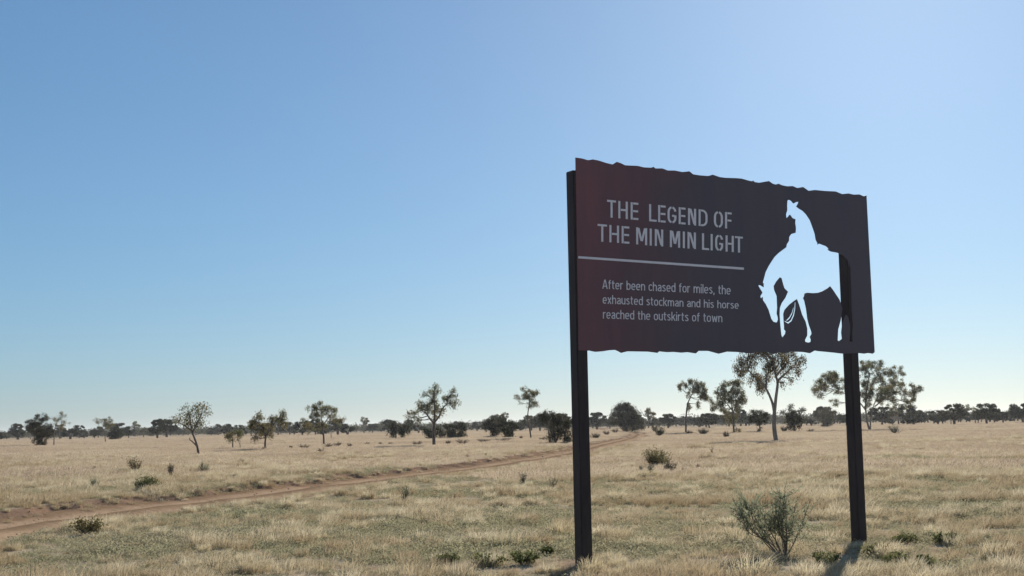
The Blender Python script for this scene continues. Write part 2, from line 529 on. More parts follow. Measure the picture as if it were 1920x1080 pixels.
panel = plate(loops, .008, 0).build('panel', M['sign'], sign)
child_world(panel)
bm = bmesh.new(); bm.from_mesh(panel.data)
bmesh.ops.recalc_face_normals(bm, faces=bm.faces); bm.to_mesh(panel.data); bm.free()

def post(P, ztop):
    bm = bmesh.new()
    bmesh.ops.create_cube(bm, size=1)
    for v in bm.verts:
        v.co = Vector((v.co.x * PS, v.co.y * PS, (v.co.z + .5) * (ztop + .35) - .35))
    bmesh.ops.bevel(bm, geom=[e for e in bm.edges], offset=.008, segments=2, affect='EDGES')
    me = bpy.data.meshes.new('post')
    bm.to_mesh(me); bm.free()
    me.materials.append(M['post'])
    o = link(bpy.data.objects.new('post', me), sign)
    o.matrix_parent_inverse = sign.matrix_world.inverted()
    o.location = (P.x, P.y, 0)
    o.rotation_euler = (0, 0, math.atan2(D.y, D.x))
    return o

zt = plane(1070, 318)[1]
post(LP, zt)
post(RP, zt - .02)
# lettering ----------------------------------------------------------
def arc(cx, cy, rx, ry, a0, a1, n=9):
    return [(cx + rx * math.cos(math.radians(a0 + (a1 - a0) * i / n)), cy + ry * math.sin(math.radians(a0 + (a1 - a0) * i / n))) for i in range(n + 1)]

T = .115
def cap(ch, w):
    h = T / 2; g = .03
    if ch == 'T': return [[(0, 1 - h), (w, 1 - h)], [(w / 2, 1 - T), (w / 2, 0)]]
    if ch == 'H': return [[(h, 0), (h, 1)], [(w - h, 0), (w - h, 1)], [(T + g, .5), (w - T, .5)]]
    if ch == 'E': return [[(h, 0), (h, 1)], [(T + g, 1 - h), (w, 1 - h)], [(T + g, .5), (w * .97, .5)], [(T + g, h), (w, h)]]
    if ch == 'F': return [[(h, 0), (h, 1)], [(T + g, 1 - h), (w, 1 - h)], [(T + g, .5), (w * .95, .5)]]
    if ch == 'L': return [[(h, 0), (h, 1)], [(T, h), (w, h)]]
    if ch == 'I': return [[(w / 2, 0), (w / 2, 1)]]
    if ch == 'N': return [[(h, 0), (h, 1)], [(w - h, 0), (w - h, 1)], [(T + .02, .97), (w - T * .9, .08)]]
    if ch == 'M': return [[(h, 0), (h, 1)], [(w - h, 0), (w - h, 1)], [(T + .01, .97), (w / 2 - .01, .22)], [(w - T - .01, .97), (w / 2 + .01, .22)]]
    if ch == 'D': return [[(h, 0), (h, 1)], [(T + g, 1 - h)] + arc(w * .42, 1 - h - .30, w - h - w * .42, .30, 90, 0) + arc(w * .42, h + .30, w - h - w * .42, .30, 0, -90) + [(T + g, h)]]
    if ch == 'O':
        r = w / 2 - h; k = .30; q = 9
        return [arc(w / 2, 1 - h - k, r, k, 90 + q, 180) + arc(w / 2, h + k, r, k, 180, 270 - q), arc(w / 2, 1 - h - k, r, k, 90 - q, 0) + arc(w / 2, h + k, r, k, 0, -90 + q)]
    if ch == 'G':
        r = w / 2 - h; k = .29; q = 9
        return [arc(w / 2, 1 - h - k, r, k, 90 + q, 180) + arc(w / 2, h + k, r, k, 180, 270 - q), arc(w / 2, 1 - h - k, r, k, 90 - q, 12), arc(w / 2, h + k, r, k, -90 + q, 0) + [(w - h, .49)], [(w - T - .01, .45), (w * .52, .45)]]

X = .72
TS = .10
def low(ch):
    """strokes and width of a small letter, cap height 1"""
    h = TS / 2; w = .47; r = w / 2 - h; k = .2
    bowl = lambda: arc(w / 2, X - h - k, r, k, 0, 180) + arc(w / 2, h + k, r, k, 180, 360) + [(w - h, X - h - k)]
    if ch == 'A': return .60, [[(h * .8, 0), (.30 - h * .4, 1)], [(.60 - h * .8, 0), (.30 + h * .4, 1)], [(.14, .28), (.46, .28)]]
    if ch == 'a': return .44, [arc(.22, X - h - .16, .22 - h, .16, 155, 0) + [(.44 - h, 0)], [(.44 - TS, .41), (.2, .41)] + arc(.2, h + .145, .2 - h, .145, 90, 270) + [(.44 - TS, h + .03)]]
    if ch == 'b': return w, [[(h, 0), (h, 1)], [(h, X - h - k)] + arc(w / 2, X - h - k, r, k, 180, 0) + arc(w / 2, h + k, r, k, 0, -180)]
    if ch == 'd': return w, [[(w - h, 0), (w - h, 1)], [(w - h, X - h - k)] + arc(w / 2, X - h - k, r, k, 0, 180) + arc(w / 2, h + k, r, k, 180, 360)]
    if ch == 'c': return .40, [arc(.235, X - h - k, .235 - h, k, 35, 180) + arc(.235, h + k, .235 - h, k, 180, 325)]
    if ch == 'e': return w, [[(h, X / 2), (w - h, X / 2)] + arc(w / 2, X - h - k, r, k, 0, 180) + arc(w / 2, h + k, r, k, 180, 320)]
    if ch == 'f': return .31, [[(.12, 0), (.12, .8)] + arc(.12 + .14, .8, .14, .2 - h, 180, 80), [(.0, X - h), (.30, X - h)]]
    if ch == 't': return .31, [[(.12, .93), (.12, .2)] + arc(.12 + .14, .2, .14, .2 - h, 180, 280), [(.0, X - h), (.30, X - h)]]
    if ch == 'h': return .46, [[(h, 0), (h, 1)], [(h, X - h - k)] + arc(.23, X - h - k, .23 - h, k, 180, 0) + [(.46 - h, 0)]]
    if ch == 'n': return .46, [[(h, 0), (h, X)], [(h, X - h - k)] + arc(.23, X - h - k, .23 - h, k, 180, 0) + [(.46 - h, 0)]]
    if ch == 'm': return .74, [[(h, 0), (h, X)], [(h, X - h - k)] + arc(.21, X - h - k, .16, k, 180, 0) + [(.37, 0)], [(.37, X - h - k)] + arc(.53, X - h - k, .16, k, 180, 0) + [(.74 - h, 0)]]
    if ch == 'u': return .46, [[(.46 - h, 0), (.46 - h, X)], [(h, X), (h, h + k)] + arc(.23, h + k, .23 - h, k, 180, 360)]
    if ch == 'r': return .31, [[(h, 0), (h, X)], arc(.25, X - h - .22, .25 - h, .22, 180, 75)]
    if ch == 's': return .40, [arc(.2, X - h - .135, .2 - h, .14, 25, 180, 7) + arc(.2, h + .15, .2 - h, .15, 60, 0, 4) + arc(.2, h + .145, .2 - h, .145, -10, -160, 7)]
    if ch == 'o': return w, [bowl()]
    if ch == 'l': return TS, [[(h, 0), (h, 1)]]
    if ch == 'i': return TS, [[(h, 0), (h, X)], [(h, .86), (h, 1)]]
    if ch == 'k': return .44, [[(h, 0), (h, 1)], [(TS, .33), (.40, X)], [(.17, .42), (.42, 0)]]
    if ch == 'w': return .66, [[(.05, X), (.18, 0)], [(.18, 0), (.33, X * .9)], [(.33, X * .9), (.48, 0)], [(.48, 0), (.61, X)]]
    if ch == 'x': return .44, [[(.04, 0), (.40, X)], [(.04, X), (.40, 0)]]
    if ch == ',': return .15, [[(.09, .12), (.04, -.13)]]
    return .22, []

def stroke_poly(pl, th):
    P = [Vector(p_) for p_ in pl]
    Lf, Rt = [], []
    for i, p_ in enumerate(P):
        a_ = (p_ - P[i - 1]).normalized() if i else None
        b_ = (P[i + 1] - p_).normalized() if i < len(P) - 1 else None
        if a_ is None: a_ = b_
        if b_ is None: b_ = a_
        tdir = (a_ + b_)
        tdir = tdir.normalized() if tdir.length > 1e-4 else a_
        nn = Vector((-tdir.y, tdir.x))
        cs = max(.5, nn.dot(Vector((-a_.y, a_.x))))
        Lf.append(p_ + nn * th / 2 / cs); Rt.append(p_ - nn * th / 2 / cs)
    return Lf, Rt

def letter_mesh(mb, strokes, th, mapf):
    for k, s_ in enumerate(strokes):
        off = .003 + .0006 * k
        Lf, Rt = stroke_poly(s_, th)
        n_ = len(Lf)
        pts = [plane_to_world(*mapf(q.x, q.y), off) for q in Lf] + [plane_to_world(*mapf(q.x, q.y), off) for q in Rt]
        back = [plane_to_world(*mapf(q.x, q.y), .0005) for q in Lf] + [plane_to_world(*mapf(q.x, q.y), .0005) for q in Rt]
        f = [[i, n_ + i, n_ + i + 1, i + 1] for i in range(n_ - 1)]
        e = 2 * n_
        for i in range(n_ - 1):
            f.append([i, i + 1, e + i + 1, e + i]); f.append([n_ + i + 1, n_ + i, e + n_ + i, e + n_ + i + 1])
        f.append([0, e, e + n_, n_]); f.append([n_ - 1, 2 * n_ - 1, e + 2 * n_ - 1, e + n_ - 1])
        mb.add([tuple(q) for q in pts + back], f)

def line_map(view, x0, x1, yt0, yt1, yb0, yb1):
    """from the zoomed picture's x and a height 0..1 above the base line to the panel"""
    def fn(zx, v):
        k = (zx - x0) / (x1 - x0)
        yt = yt0 + (yt1 - yt0) * k; yb = yb0 + (yb1 - yb0) * k
        return plane(*V(view, zx, yb + (yt - yb) * v))
    return fn

title = [(line_map('s', 505, 1705, 537, 662, 706, 819), [('T', 505, 590), ('H', 613, 703), ('E', 732, 805), ('L', 910, 982), ('E', 997, 1068), ('G', 1088, 1172), ('E', 1195, 1260), ('N', 1285, 1362), ('D', 1387, 1472), ('O', 1535, 1620), ('F', 1642, 1705)]),
         (line_map('s', 413, 1813, 770, 895, 938, 1050), [('T', 413, 503), ('H', 527, 619), ('E', 645, 718), ('M', 785, 890), ('I', 913, 937), ('N', 965, 1045), ('M', 1110, 1208), ('I', 1233, 1256), ('N', 1280, 1360), ('L', 1420, 1487), ('I', 1501, 1524), ('G', 1547, 1622), ('H', 1647, 1725), ('T', 1738, 1813)])]
for fn, let in title:
    for ch, a_, b_ in let:
        H_ = 165.
        mb = MB()
        letter_mesh(mb, cap(ch, (b_ - a_) / H_), T, lambda x_, y_: fn(a_ + x_ * H_, y_))
        child_world(mb.build('title_letter', M['letter'], panel))
mb = MB()
p4 = [plane(*V('t', *q)) for q in [(124, 104), (1720, 214), (1720, 236), (124, 126)]]
fr = [tuple(plane_to_world(*q, .004)) for q in p4]; bk = [tuple(plane_to_world(*q, .0005)) for q in p4]
mb.add(fr + bk, [[3, 2, 1, 0]] + [[i, (i + 1) % 4, 4 + (i + 1) % 4, 4 + i] for i in range(4)])
child_world(mb.build('divider_line', M['letter'], panel))
story = [("After been chased for miles, the", 't', 357, 1592, 330, 388, 418, 475),
         ("exhausted stockman and his horse", 't', 360, 1670, 475, 538, 562, 613),
         ("reached the outskirts of town", 't', 362, 1512, 618, 658, 706, 742)]
for txt, view, x0, x1, a_, b_, c_, d_ in story:
    fn = line_map(view, x0, x1, a_, b_, c_, d_)
    gl = [low(ch) for ch in txt]
    H_ = 86.
    tot = sum(g_[0] for g_ in gl)
    gap = ((x1 - x0) / H_ - tot) / (len(txt) - 1)
    sx = 1.0
    if gap < .10:
        gap = .10; sx = ((x1 - x0) / H_ - gap * (len(txt) - 1)) / tot
    cx_ = 0
    for (w_, st), ch in zip(gl, txt):
        if st:
            mb = MB()
            letter_mesh(mb, st, TS, lambda x_, y_: fn(x0 + (cx_ + x_ * sx) * H_, y_))
            child_world(mb.build('story_letter', M['letter'], panel))
        cx_ += w_ * sx + gap

# ------------------------------------------------------------------ trees
def tree(name, label, view, base, trunks, blobs, r0, leaf='leaf_olive', bark='bark', Z=None, LW=(.17, .055), droop=.7,
         dens=230, group=None, cat='tree', seed=None, sub=.34, low_hang=0.0, spread=1.12):
    bx, by = V(view, *base)
    P = at_depth(bx, Z) if Z else gp(bx, by)
    by_g = hor_y(bx) + F_PX * EYE / P.y                     # the pixel row where the foot stands
    dy0 = by - by_g if Z else 0
    sc = P.y / F_PX
    rng = np.random.RandomState(seed if seed is not None else int(bx * 7 + by) % 100000)
    z0 = gz(P)
    def loc(x, y, dep=0.0):
        px, py = V(view, x, y)
        dx, du = px - bx, (by - py)
        return np.array((dx * math.cos(ROLL) + du * math.sin(ROLL), 0, -dx * math.sin(ROLL) + du * math.cos(ROLL))) * sc + np.array((0, dep, 0))
    o = empty(name, (P.x, P.y, z0), label, cat, group)
    zs = VIEWS[view][2]
    xs = [b[0] for b in blobs]; wid = (max(xs) - min(xs)) / zs * sc + np.mean([b[2] for b in blobs]) / zs * sc
    mb = MB()
    nodes = []
    for ti, tr in enumerate(trunks):
        pts = [loc(*q) for q in tr]
        dep = 0 if ti == 0 else rng.uniform(-.25, .25) * wid
        for i, q in enumerate(pts):
            q[1] += dep * i / max(len(pts) - 1, 1)
        if ti == 0:
            pts[0][2] = -.15
        fine = smooth_line(np.array(pts), 4)
        rr = r0 if ti == 0 else r0 * .62
        rad = np.linspace(rr, rr * .42, len(fine))
        if ti == 0:
            rad[0] *= 1.35; rad[1] *= 1.12
        mb.tube(fine, rad, 8)
        nodes += [(q, r_) for q, r_ in zip(fine, rad)][len(fine) // 3:]
    cr = MB()
    for b in blobs:
        x, y, rx, ry = b[:4]
        dn = (b[4] if len(b) > 4 else 1.0) * dens * 2.8
        dep = rng.uniform(-.5, .5) * wid * .55
        c0 = loc(x, y, dep)
        ax, az = rx / zs * sc * spread, ry / zs * sc * spread
        ad = max(ax, .8 * az)
        # a limb from the nearest place on the stem
        k = min(range(len(nodes)), key=lambda i: np.linalg.norm((nodes[i][0] - c0) * (1, .5, 1)) + (1.5 * max(0, nodes[i][0][2] - c0[2])))
        a0, ra = nodes[k]
        mid = (a0 + c0) / 2 + np.array((0, 0, -.08 * np.linalg.norm(c0 - a0))) + rng.normal(size=3) * .05 * np.linalg.norm(c0 - a0)
        limb = smooth_line(np.array([a0, mid, c0]), 3)
        mb.tube(limb, np.linspace(min(ra, r0 * .5) * .75, r0 * .14, len(limb)), 5)
        ns = max(5, int(math.pi * ax * az / (sub * sub) * 1.1))
        q = unit(rng.normal(size=(ns, 3))) * (rng.uniform(.15, 1, ns) ** .5)[:, None]
        cs = c0 + q * (ax, ad, az)
        for c1 in cs[:min(ns, 16)]:
            st = limb[rng.randint(3, len(limb))]
            m_ = (st + c1) / 2 + rng.normal(size=3) * .06
            mb.tube([st, m_, c1], [r0 * .13, r0 * .09, r0 * .05], 4, False)
        nl_ = max(30, int(dn * math.pi * ax * az * .9))
        w_ = rng.uniform(.3, 1.4, ns); w_ /= w_.sum()
        pick = rng.choice(ns, nl_, p=w_)
        g = rng.normal(size=(nl_, 3)) * sub * .42
        g[:, 2] = g[:, 2] * .9 - np.abs(rng.normal(size=nl_)) * low_hang
        pos = cs[pick] + g
        pos[:, 2] = np.maximum(pos[:, 2], .1)
        cr.quads(leaves(rng, pos, LW[0], LW[1], droop))
    mb.build('trunk', M[bark], o, True)
    cr.build('crown', M[leaf], o)
    return o

tree('bushy_tree', 'dense dark tree with foliage to the ground at far left', 'a', (322, 400), [[(322, 400), (325, 330), (330, 250)]],
     [(335, 190, 55, 40), (320, 260, 85, 45), (320, 320, 50, 55, 1.5), (325, 370, 42, 30, 1.5), (205, 255, 35, 28), (400, 290, 40, 50), (265, 235, 45, 35)], .16, 'leaf_dark', dens=260, droop=.3)
tree('slender_tree', 'slim pale-trunked tree with a thin crown beside the dense dark tree at far left', 'a', (419, 398), [[(419, 398), (420, 320), (425, 240)]],
     [(450, 190, 40, 30, .7), (485, 165, 28, 22, .8), (500, 225, 32, 25, .6), (450, 240, 40, 22, .5)], .09, 'leaf_olive', 'bark_pale', dens=150)
tree('umbrella_tree', 'slim tree with a flat open crown rising beside a dark round bush', 'a', (823, 372), [[(823, 372), (815, 310), (815, 250)]],
     [(775, 205, 38, 22, .8), (845, 205, 45, 30, .9), (820, 245, 50, 22, .7), (860, 235, 28, 20, .8)], .10, 'leaf_olive', dens=170)
tree('round_bush', 'dark round bush at the foot of the slim flat-crowned tree', 'a', (893, 355), [[(893, 355), (893, 320), (890, 290)]],
     [(900, 290, 50, 40), (870, 310, 35, 35), (920, 315, 35, 32), (895, 335, 40, 22)], .10, 'leaf_dark', dens=300, droop=.2)
tree('leaning_tree', 'sparse tree with a dark trunk leaning left, standing alone left of centre', 'a', (1553, 475),
     [[(1553, 475), (1535, 405), (1512, 340), (1492, 290), (1480, 230), (1470, 170)], [(1530, 400), (1500, 370), (1475, 350), (1478, 335)], [(1495, 300), (1530, 230), (1570, 150), (1580, 100)], [(1490, 285), (1430, 245), (1370, 215)]],
     [(1545, 110, 60, 38, .55), (1470, 115, 50, 30, .5), (1590, 140, 32, 30, .6), (1500, 170, 70, 40, .6), (1400, 195, 60, 35, .45), (1345, 200, 40, 28, .4), (1440, 240, 48, 32, 1.0), (1540, 225, 50, 35, .6), (1500, 240, 40, 30, .8)], .085, 'leaf_olive', LW=(.16, .055), dens=260, droop=.4)
tree('small_tree', 'short umbrella-shaped tree with thin stems right of the leaning tree', 'b', (150, 590), [[(150, 590), (150, 540), (145, 490)], [(208, 585), (205, 550), (180, 500)]],
     [(150, 465, 65, 32, 1.1), (105, 480, 30, 25), (195, 470, 28, 30), (125, 520, 26, 18, .7), (165, 510, 40, 18, .6)], .07, 'leaf_olive', LW=(.14, .05), dens=230)
tree('two_lobed_tree', 'tree with two drooping crown lobes and a gap between them', 'b', (408, 598), [[(408, 598), (402, 545), (408, 490)], [(405, 495), (380, 440), (350, 390)], [(408, 490), (440, 430), (490, 370)]],
     [(355, 335, 40, 28), (330, 390, 52, 50, 1.1), (370, 440, 60, 45, 1.2), (335, 495, 28, 28, .9), (440, 455, 45, 35, 1.1), (450, 390, 32, 45, 1.0), (500, 345, 45, 42, .9), (540, 315, 32, 28, .9), (520, 395, 32, 35, .8), (410, 580, 20, 14, .7)], .11, 'leaf_olive', dens=240, low_hang=.15)
tree('open_crowned_tree', 'open-crowned tree with side sprays, right of the two-lobed tree', 'b', (861, 557), [[(861, 557), (858, 490), (848, 420), (845, 370)], [(850, 410), (890, 360), (930, 310)], [(850, 410), (790, 370), (750, 350)]],
     [(815, 250, 45, 30, .9), (770, 285, 48, 35, .9), (855, 285, 55, 38), (930, 285, 38, 35, .9), (930, 350, 40, 30, .8), (830, 330, 50, 30, .8), (710, 375, 38, 35, .8), (740, 425, 45, 40, .7), (850, 420, 42, 40, .9), (1000, 370, 28, 22, .7), (790, 350, 45, 30, .7)], .11, 'leaf_olive', dens=210)
tree('thin_stemmed_tree', 'thin pale stem with a wispy crown just right of the open-crowned tree', 'b', (918, 510), [[(918, 510), (916, 450), (915, 380)]], [(945, 320, 26, 40, .5), (915, 350, 30, 30, .5), (975, 395, 22, 15, .4)], .08, 'leaf_olive', 'bark_pale', dens=150)
tree('spreading_tree', 'tall spreading gum with a forked trunk and left-drooping crown, centre of the plain', 'c', (422, 660),
     [[(422, 660), (420, 590), (418, 520), (425, 450), (425, 380), (425, 290)], [(425, 460), (465, 410), (490, 350), (540, 300)], [(422, 470), (385, 430), (352, 385), (310, 360)]],
     [(430, 165, 48, 30, .8), (425, 215, 60, 38, .9), (330, 205, 22, 42, .7), (560, 215, 48, 35, .8), (530, 260, 60, 40, .8), (610, 285, 34, 26, .7), (565, 305, 55, 35, .7), (400, 285, 62, 42, 1.1), (320, 310, 55, 35, .8), (430, 345, 60, 45, 1.0), (330, 350, 75, 40, .8), (235, 375, 48, 32, .7), (200, 410, 25, 32, .6), (285, 430, 55, 30, .8), (470, 375, 40, 35, .6), (420, 405, 50, 35, .6)], .15, 'leaf_olive', 'bark', dens=200, low_hang=.1)
tree('pole_tree', 'tall thin tree with a small tufted crown left of the big dark bush', 'c', (1243, 600), [[(1243, 600), (1230, 520), (1216, 440), (1215, 380), (1227, 310), (1225, 250)]],
     [(1190, 190, 28, 20, .9), (1225, 225, 62, 32, 1.1), (1265, 215, 35, 32, 1.1), (1195, 255, 35, 30, 1.0), (1122, 258, 24, 24, 1.0), (1146, 296, 10, 14, .8), (1255, 290, 45, 30, .8), (1275, 325, 45, 25, .7), (1235, 330, 26, 20, .5), (1218, 440, 10, 40, .4)], .10, 'leaf_olive', dens=230)
tree('big_dark_bush', 'big dark multi-stemmed bush just left of the left sign post', 'c', (1450, 640), [[(1450, 640), (1440, 580), (1400, 500)], [(1450, 635), (1475, 560), (1500, 480)], [(1400, 620), (1400, 580), (1380, 520)], [(1520, 635), (1530, 570), (1540, 500)]],
     [(1365, 400, 60, 42, 1.1), (1420, 440, 85, 48, 1.2), (1330, 440, 40, 40, 1.0), (1500, 440, 70, 45, 1.2), (1560, 480, 45, 45, 1.1), (1470, 510, 90, 45, 1.3), (1400, 540, 45, 40, .8), (1530, 560, 60, 55, 1.3), (1440, 585, 50, 45, .9), (1560, 610, 40, 28, .9), (1390, 635, 28, 10, .8)], .14, 'leaf_dark', dens=250, droop=.3)
tree('round_topped_tree', 'dark round-topped tree where the track bends behind the sign', 'd', (395, 598), [[(395, 598), (392, 560), (390, 500)]],
     [(360, 405, 60, 28), (400, 420, 65, 35), (330, 445, 60, 38, 1.1), (430, 455, 58, 45, 1.1), (380, 490, 85, 50, 1.2), (450, 500, 45, 45), (320, 500, 40, 30), (400, 550, 60, 38, 1.1), (495, 540, 40, 35), (470, 560, 40, 20)], .26, 'leaf_dark', Z=260, LW=(.3, .13), dens=90, droop=.4, sub=.8)
tree('bent_tree', 'bent tree with drooping foliage hooking right, left of the paired gum trees', 'd', (856, 636), [[(856, 636), (858, 540), (864, 460), (875, 400), (895, 355), (915, 320)]],
     [(805, 270, 28, 22, .9), (850, 250, 40, 24, .9), (920, 230, 42, 26, .9), (975, 250, 40, 30), (925, 290, 48, 35, .9), (990, 300, 38, 38, 1.1), (985, 350, 45, 32, 1.0), (955, 390, 20, 28, .9), (1015, 350, 22, 16, .7), (875, 425, 22, 32, .8), (880, 330, 25, 20, .6)], .14, 'leaf_olive', dens=190, LW=(.22, .07), low_hang=.2)
tree('ragged_tree', 'ragged gum with a hanging side clump between the bent tree and the tall forked gum', 'd', (1231, 636), [[(1231, 636), (1228, 560), (1224, 470), (1215, 400)], [(1226, 480), (1255, 400), (1275, 340)], [(1222, 460), (1185, 400), (1150, 370)]],
     [(1160, 250, 28, 30, .9), (1225, 235, 38, 25, .8), (1265, 235, 45, 35, .9), (1130, 305, 45, 35, 1.0), (1200, 310, 60, 40, 1.0), (1290, 310, 52, 45, .9), (1310, 370, 34, 45, .8), (1170, 365, 60, 40, 1.0), (1250, 370, 50, 40, .9), (1080, 400, 24, 45, 1.2), (1130, 410, 38, 32, .9), (1260, 430, 50, 28, .7), (1185, 440, 40, 30, .6), (1210, 500, 60, 45, .6), (1240, 610, 32, 20, .7)], .14, 'leaf_olive', dens=190, LW=(.22, .07), low_hang=.2)
tree('tall_forked_gum', 'tallest gum with a forked pale trunk, crown rising behind the sign panel', 'e', (1115, 1005),
     [[(1115, 1005), (1098, 920), (1092, 830), (1097, 740), (1100, 680), (1108, 620), (1118, 540), (1132, 450), (1138, 375), (1118, 300), (1100, 200)], [(1095, 690), (1080, 610), (1055, 540), (1028, 480), (985, 410), (930, 350), (880, 310), (820, 250)], [(1140, 365), (1185, 320), (1240, 270), (1290, 220)], [(1120, 320), (1180, 240), (1240, 160)], [(1010, 450), (1030, 380), (1045, 300)]],
     [(820, 110, 90, 48, .9), (740, 170, 55, 50, .9), (720, 245, 45, 55, .9), (800, 240, 65, 45, .9), (860, 160, 60, 50, .8), (840, 320, 40, 50, .7), (900, 290, 60, 48, .8), (905, 370, 48, 40, .7), (975, 340, 60, 45, .9), (1015, 420, 45, 50, 1.0), (950, 430, 25, 30, .7), (1060, 290, 60, 50, 1.1), (1090, 190, 75, 60, 1.2), (1010, 190, 60, 55, .8), (980, 80, 90, 45, .8), (1110, 90, 90, 45, .9), (1240, 90, 100, 45, .8), (1180, 180, 60, 55, .8), (1270, 170, 65, 50, .8), (1340, 130, 55, 60, .9), (1345, 220, 38, 60, .8), (1290, 330, 32, 30, .8), (1215, 370, 35, 38, .7), (1260, 250, 50, 40, .6), (900, 20, 110, 50, .8), (1060, 0, 130, 50, .8), (1220, 20, 110, 45, .8)], .19, 'leaf_rust', 'bark_pale', dens=220, LW=(.2, .055), low_hang=.28, droop=1.0)
tree('mop_headed_tree', 'short mop-headed dark tree with a leafy stem, left of the tall forked gum', 'e', (940, 915), [[(940, 915), (938, 860), (930, 800)]],
     [(870, 710, 60, 38), (940, 715, 70, 42, 1.1), (900, 760, 80, 45, 1.2), (990, 750, 48, 45, 1.1), (940, 800, 70, 35, 1.0), (940, 890, 28, 30, .9), (850, 760, 35, 35)], .13, 'leaf_dark', dens=240, droop=.3)
tree('bristly_tree', 'dark bristly tree right of the tall forked gum trunk', 'e', (1305, 828), [[(1305, 828), (1305, 760), (1300, 680)], [(1305, 770), (1260, 690), (1220, 640)], [(1305, 770), (1350, 690), (1385, 630)]],
     [(1290, 560, 34, 26, .8), (1350, 590, 48, 30, .8), (1400, 600, 24, 26, .7), (1250, 620, 50, 34, .8), (1180, 625, 38, 24, .7), (1320, 640, 60, 38, 1.0), (1260, 700, 70, 45, 1.2), (1350, 700, 60, 45, 1.1), (1300, 760, 75, 42, 1.2), (1390, 690, 30, 25, .8)], .2, 'leaf_dark', Z=190, LW=(.26, .09), dens=120, droop=.2, sub=.5)
tree('wide_spreading_tree', 'wide spreading twin-stemmed tree behind the right sign post', 'f', (630, 695),
     [[(630, 695), (615, 655), (604, 590), (600, 510), (605, 420), (625, 320), (640, 250)], [(632, 690), (640, 620), (658, 550), (685, 480), (740, 400), (790, 330)], [(600, 540), (560, 470), (500, 420), (420, 385), (340, 350)], [(670, 510), (760, 450), (850, 410), (920, 380)], [(603, 470), (640, 370), (700, 270)]],
     [(645, 185, 55, 32, .8), (715, 195, 45, 38, .8), (590, 220, 42, 40, .8), (680, 250, 55, 38, .7), (780, 255, 52, 42, .8), (740, 310, 52, 38, .8), (840, 310, 40, 34, .8), (580, 310, 38, 45, .8), (640, 340, 40, 35, .5), (800, 380, 60, 40, .9), (720, 400, 60, 40, .9), (900, 340, 45, 35, .8), (945, 375, 42, 34, .8), (880, 420, 55, 35, .9), (600, 410, 42, 45, .9), (680, 440, 45, 35, .7), (800, 460, 60, 35, .9), (920, 480, 45, 34, .9), (580, 480, 35, 40, .8), (1015, 415, 12, 10, .6), (340, 270, 42, 38, .9), (280, 300, 48, 40, 1.0), (380, 315, 42, 38, .9), (220, 335, 40, 36, .9), (310, 365, 50, 36, .9), (400, 380, 38, 30, .8), (205, 395, 24, 28, .8), (275, 425, 22, 24, .8), (400, 475, 28, 28, .8), (480, 330, 50, 40, .7), (500, 420, 40, 30, .6)], .17, 'leaf_olive', 'bark_pale', dens=210, LW=(.2, .065), droop=.5, sub=.4, spread=1.3)
tree('bare_topped_tree', 'thinly leaved round tree on the skyline left of the right sign post', 'f', (300, 640), [[(300, 640), (300, 590), (300, 540)]],
     [(300, 510, 55, 26, .5), (260, 530, 30, 24, .5), (340, 530, 30, 24, .5), (300, 570, 50, 35, .9), (300, 610, 55, 30, 1.2)], .16, 'leaf_dull', Z=300, LW=(.3, .1), dens=70, sub=.7)
tree('scrub_bush', 'dark ragged bush on the plain left of the spreading gum', 'c', (600, 545), [[(600, 545), (600, 510), (600, 470)]],
     [(520, 435, 28, 25, .8), (560, 480, 50, 45, 1.2), (640, 460, 55, 40, 1.1), (600, 510, 80, 35, 1.3), (660, 440, 25, 25, .8), (650, 520, 45, 25, 1.0)], .15, 'leaf_dark', Z=190, LW=(.26, .1), dens=120, sub=.5)
tree('scrub_bush', 'upright dark bush second left of the tall thin pole-like tree', 'c', (925, 545), [[(925, 545), (920, 500), (910, 450)], [(925, 540), (950, 490), (970, 440)]],
     [(870, 430, 34, 30, 1.0), (920, 430, 45, 30, 1.1), (975, 400, 25, 24, .9), (900, 480, 60, 40, 1.2), (960, 460, 42, 42, 1.1), (930, 515, 42, 24, .9)], .15, 'leaf_dark', Z=190, LW=(.26, .1), dens=120, sub=.5)
tree('scrub_bush', 'vase-shaped dark bush nearest left of the tall thin pole-like tree', 'c', (1065, 558), [[(1065, 558), (1060, 520), (1050, 470)], [(1065, 555), (1085, 500), (1095, 450)]],
     [(1025, 410, 30, 26, .9), (1085, 430, 28, 28, .9), (1040, 460, 48, 38, 1.1), (1085, 480, 40, 38, 1.1), (1065, 525, 48, 35, 1.3)], .15, 'leaf_dark', Z=170, LW=(.24, .09), dens=140, sub=.5)
tree('scrub_bush', 'broad dark bush on the skyline partly behind the left-drooping crown of the spreading gum', 'c', (100, 548), [[(100, 548), (100, 510), (100, 470)]],
     [(70, 425, 34, 20, .5), (110, 430, 45, 20, .5), (60, 480, 40, 35, 1.1), (110, 490, 60, 45, 1.2), (165, 490, 45, 40, 1.1), (190, 450, 20, 35, .7)], .15, 'leaf_dark', Z=200, LW=(.26, .1), dens=110, sub=.5)
tree('scrub_bush', 'dark bush directly behind the trunk of the spreading gum', 'c', (385, 555), [[(385, 555), (385, 520), (385, 490)]],
     [(370, 490, 40, 35, 1.2), (470, 500, 40, 40, 1.2), (390, 525, 45, 25, 1.2), (450, 470, 35, 25, 1.0)], .14, 'leaf_dark', Z=180, LW=(.26, .1), dens=120, sub=.5)

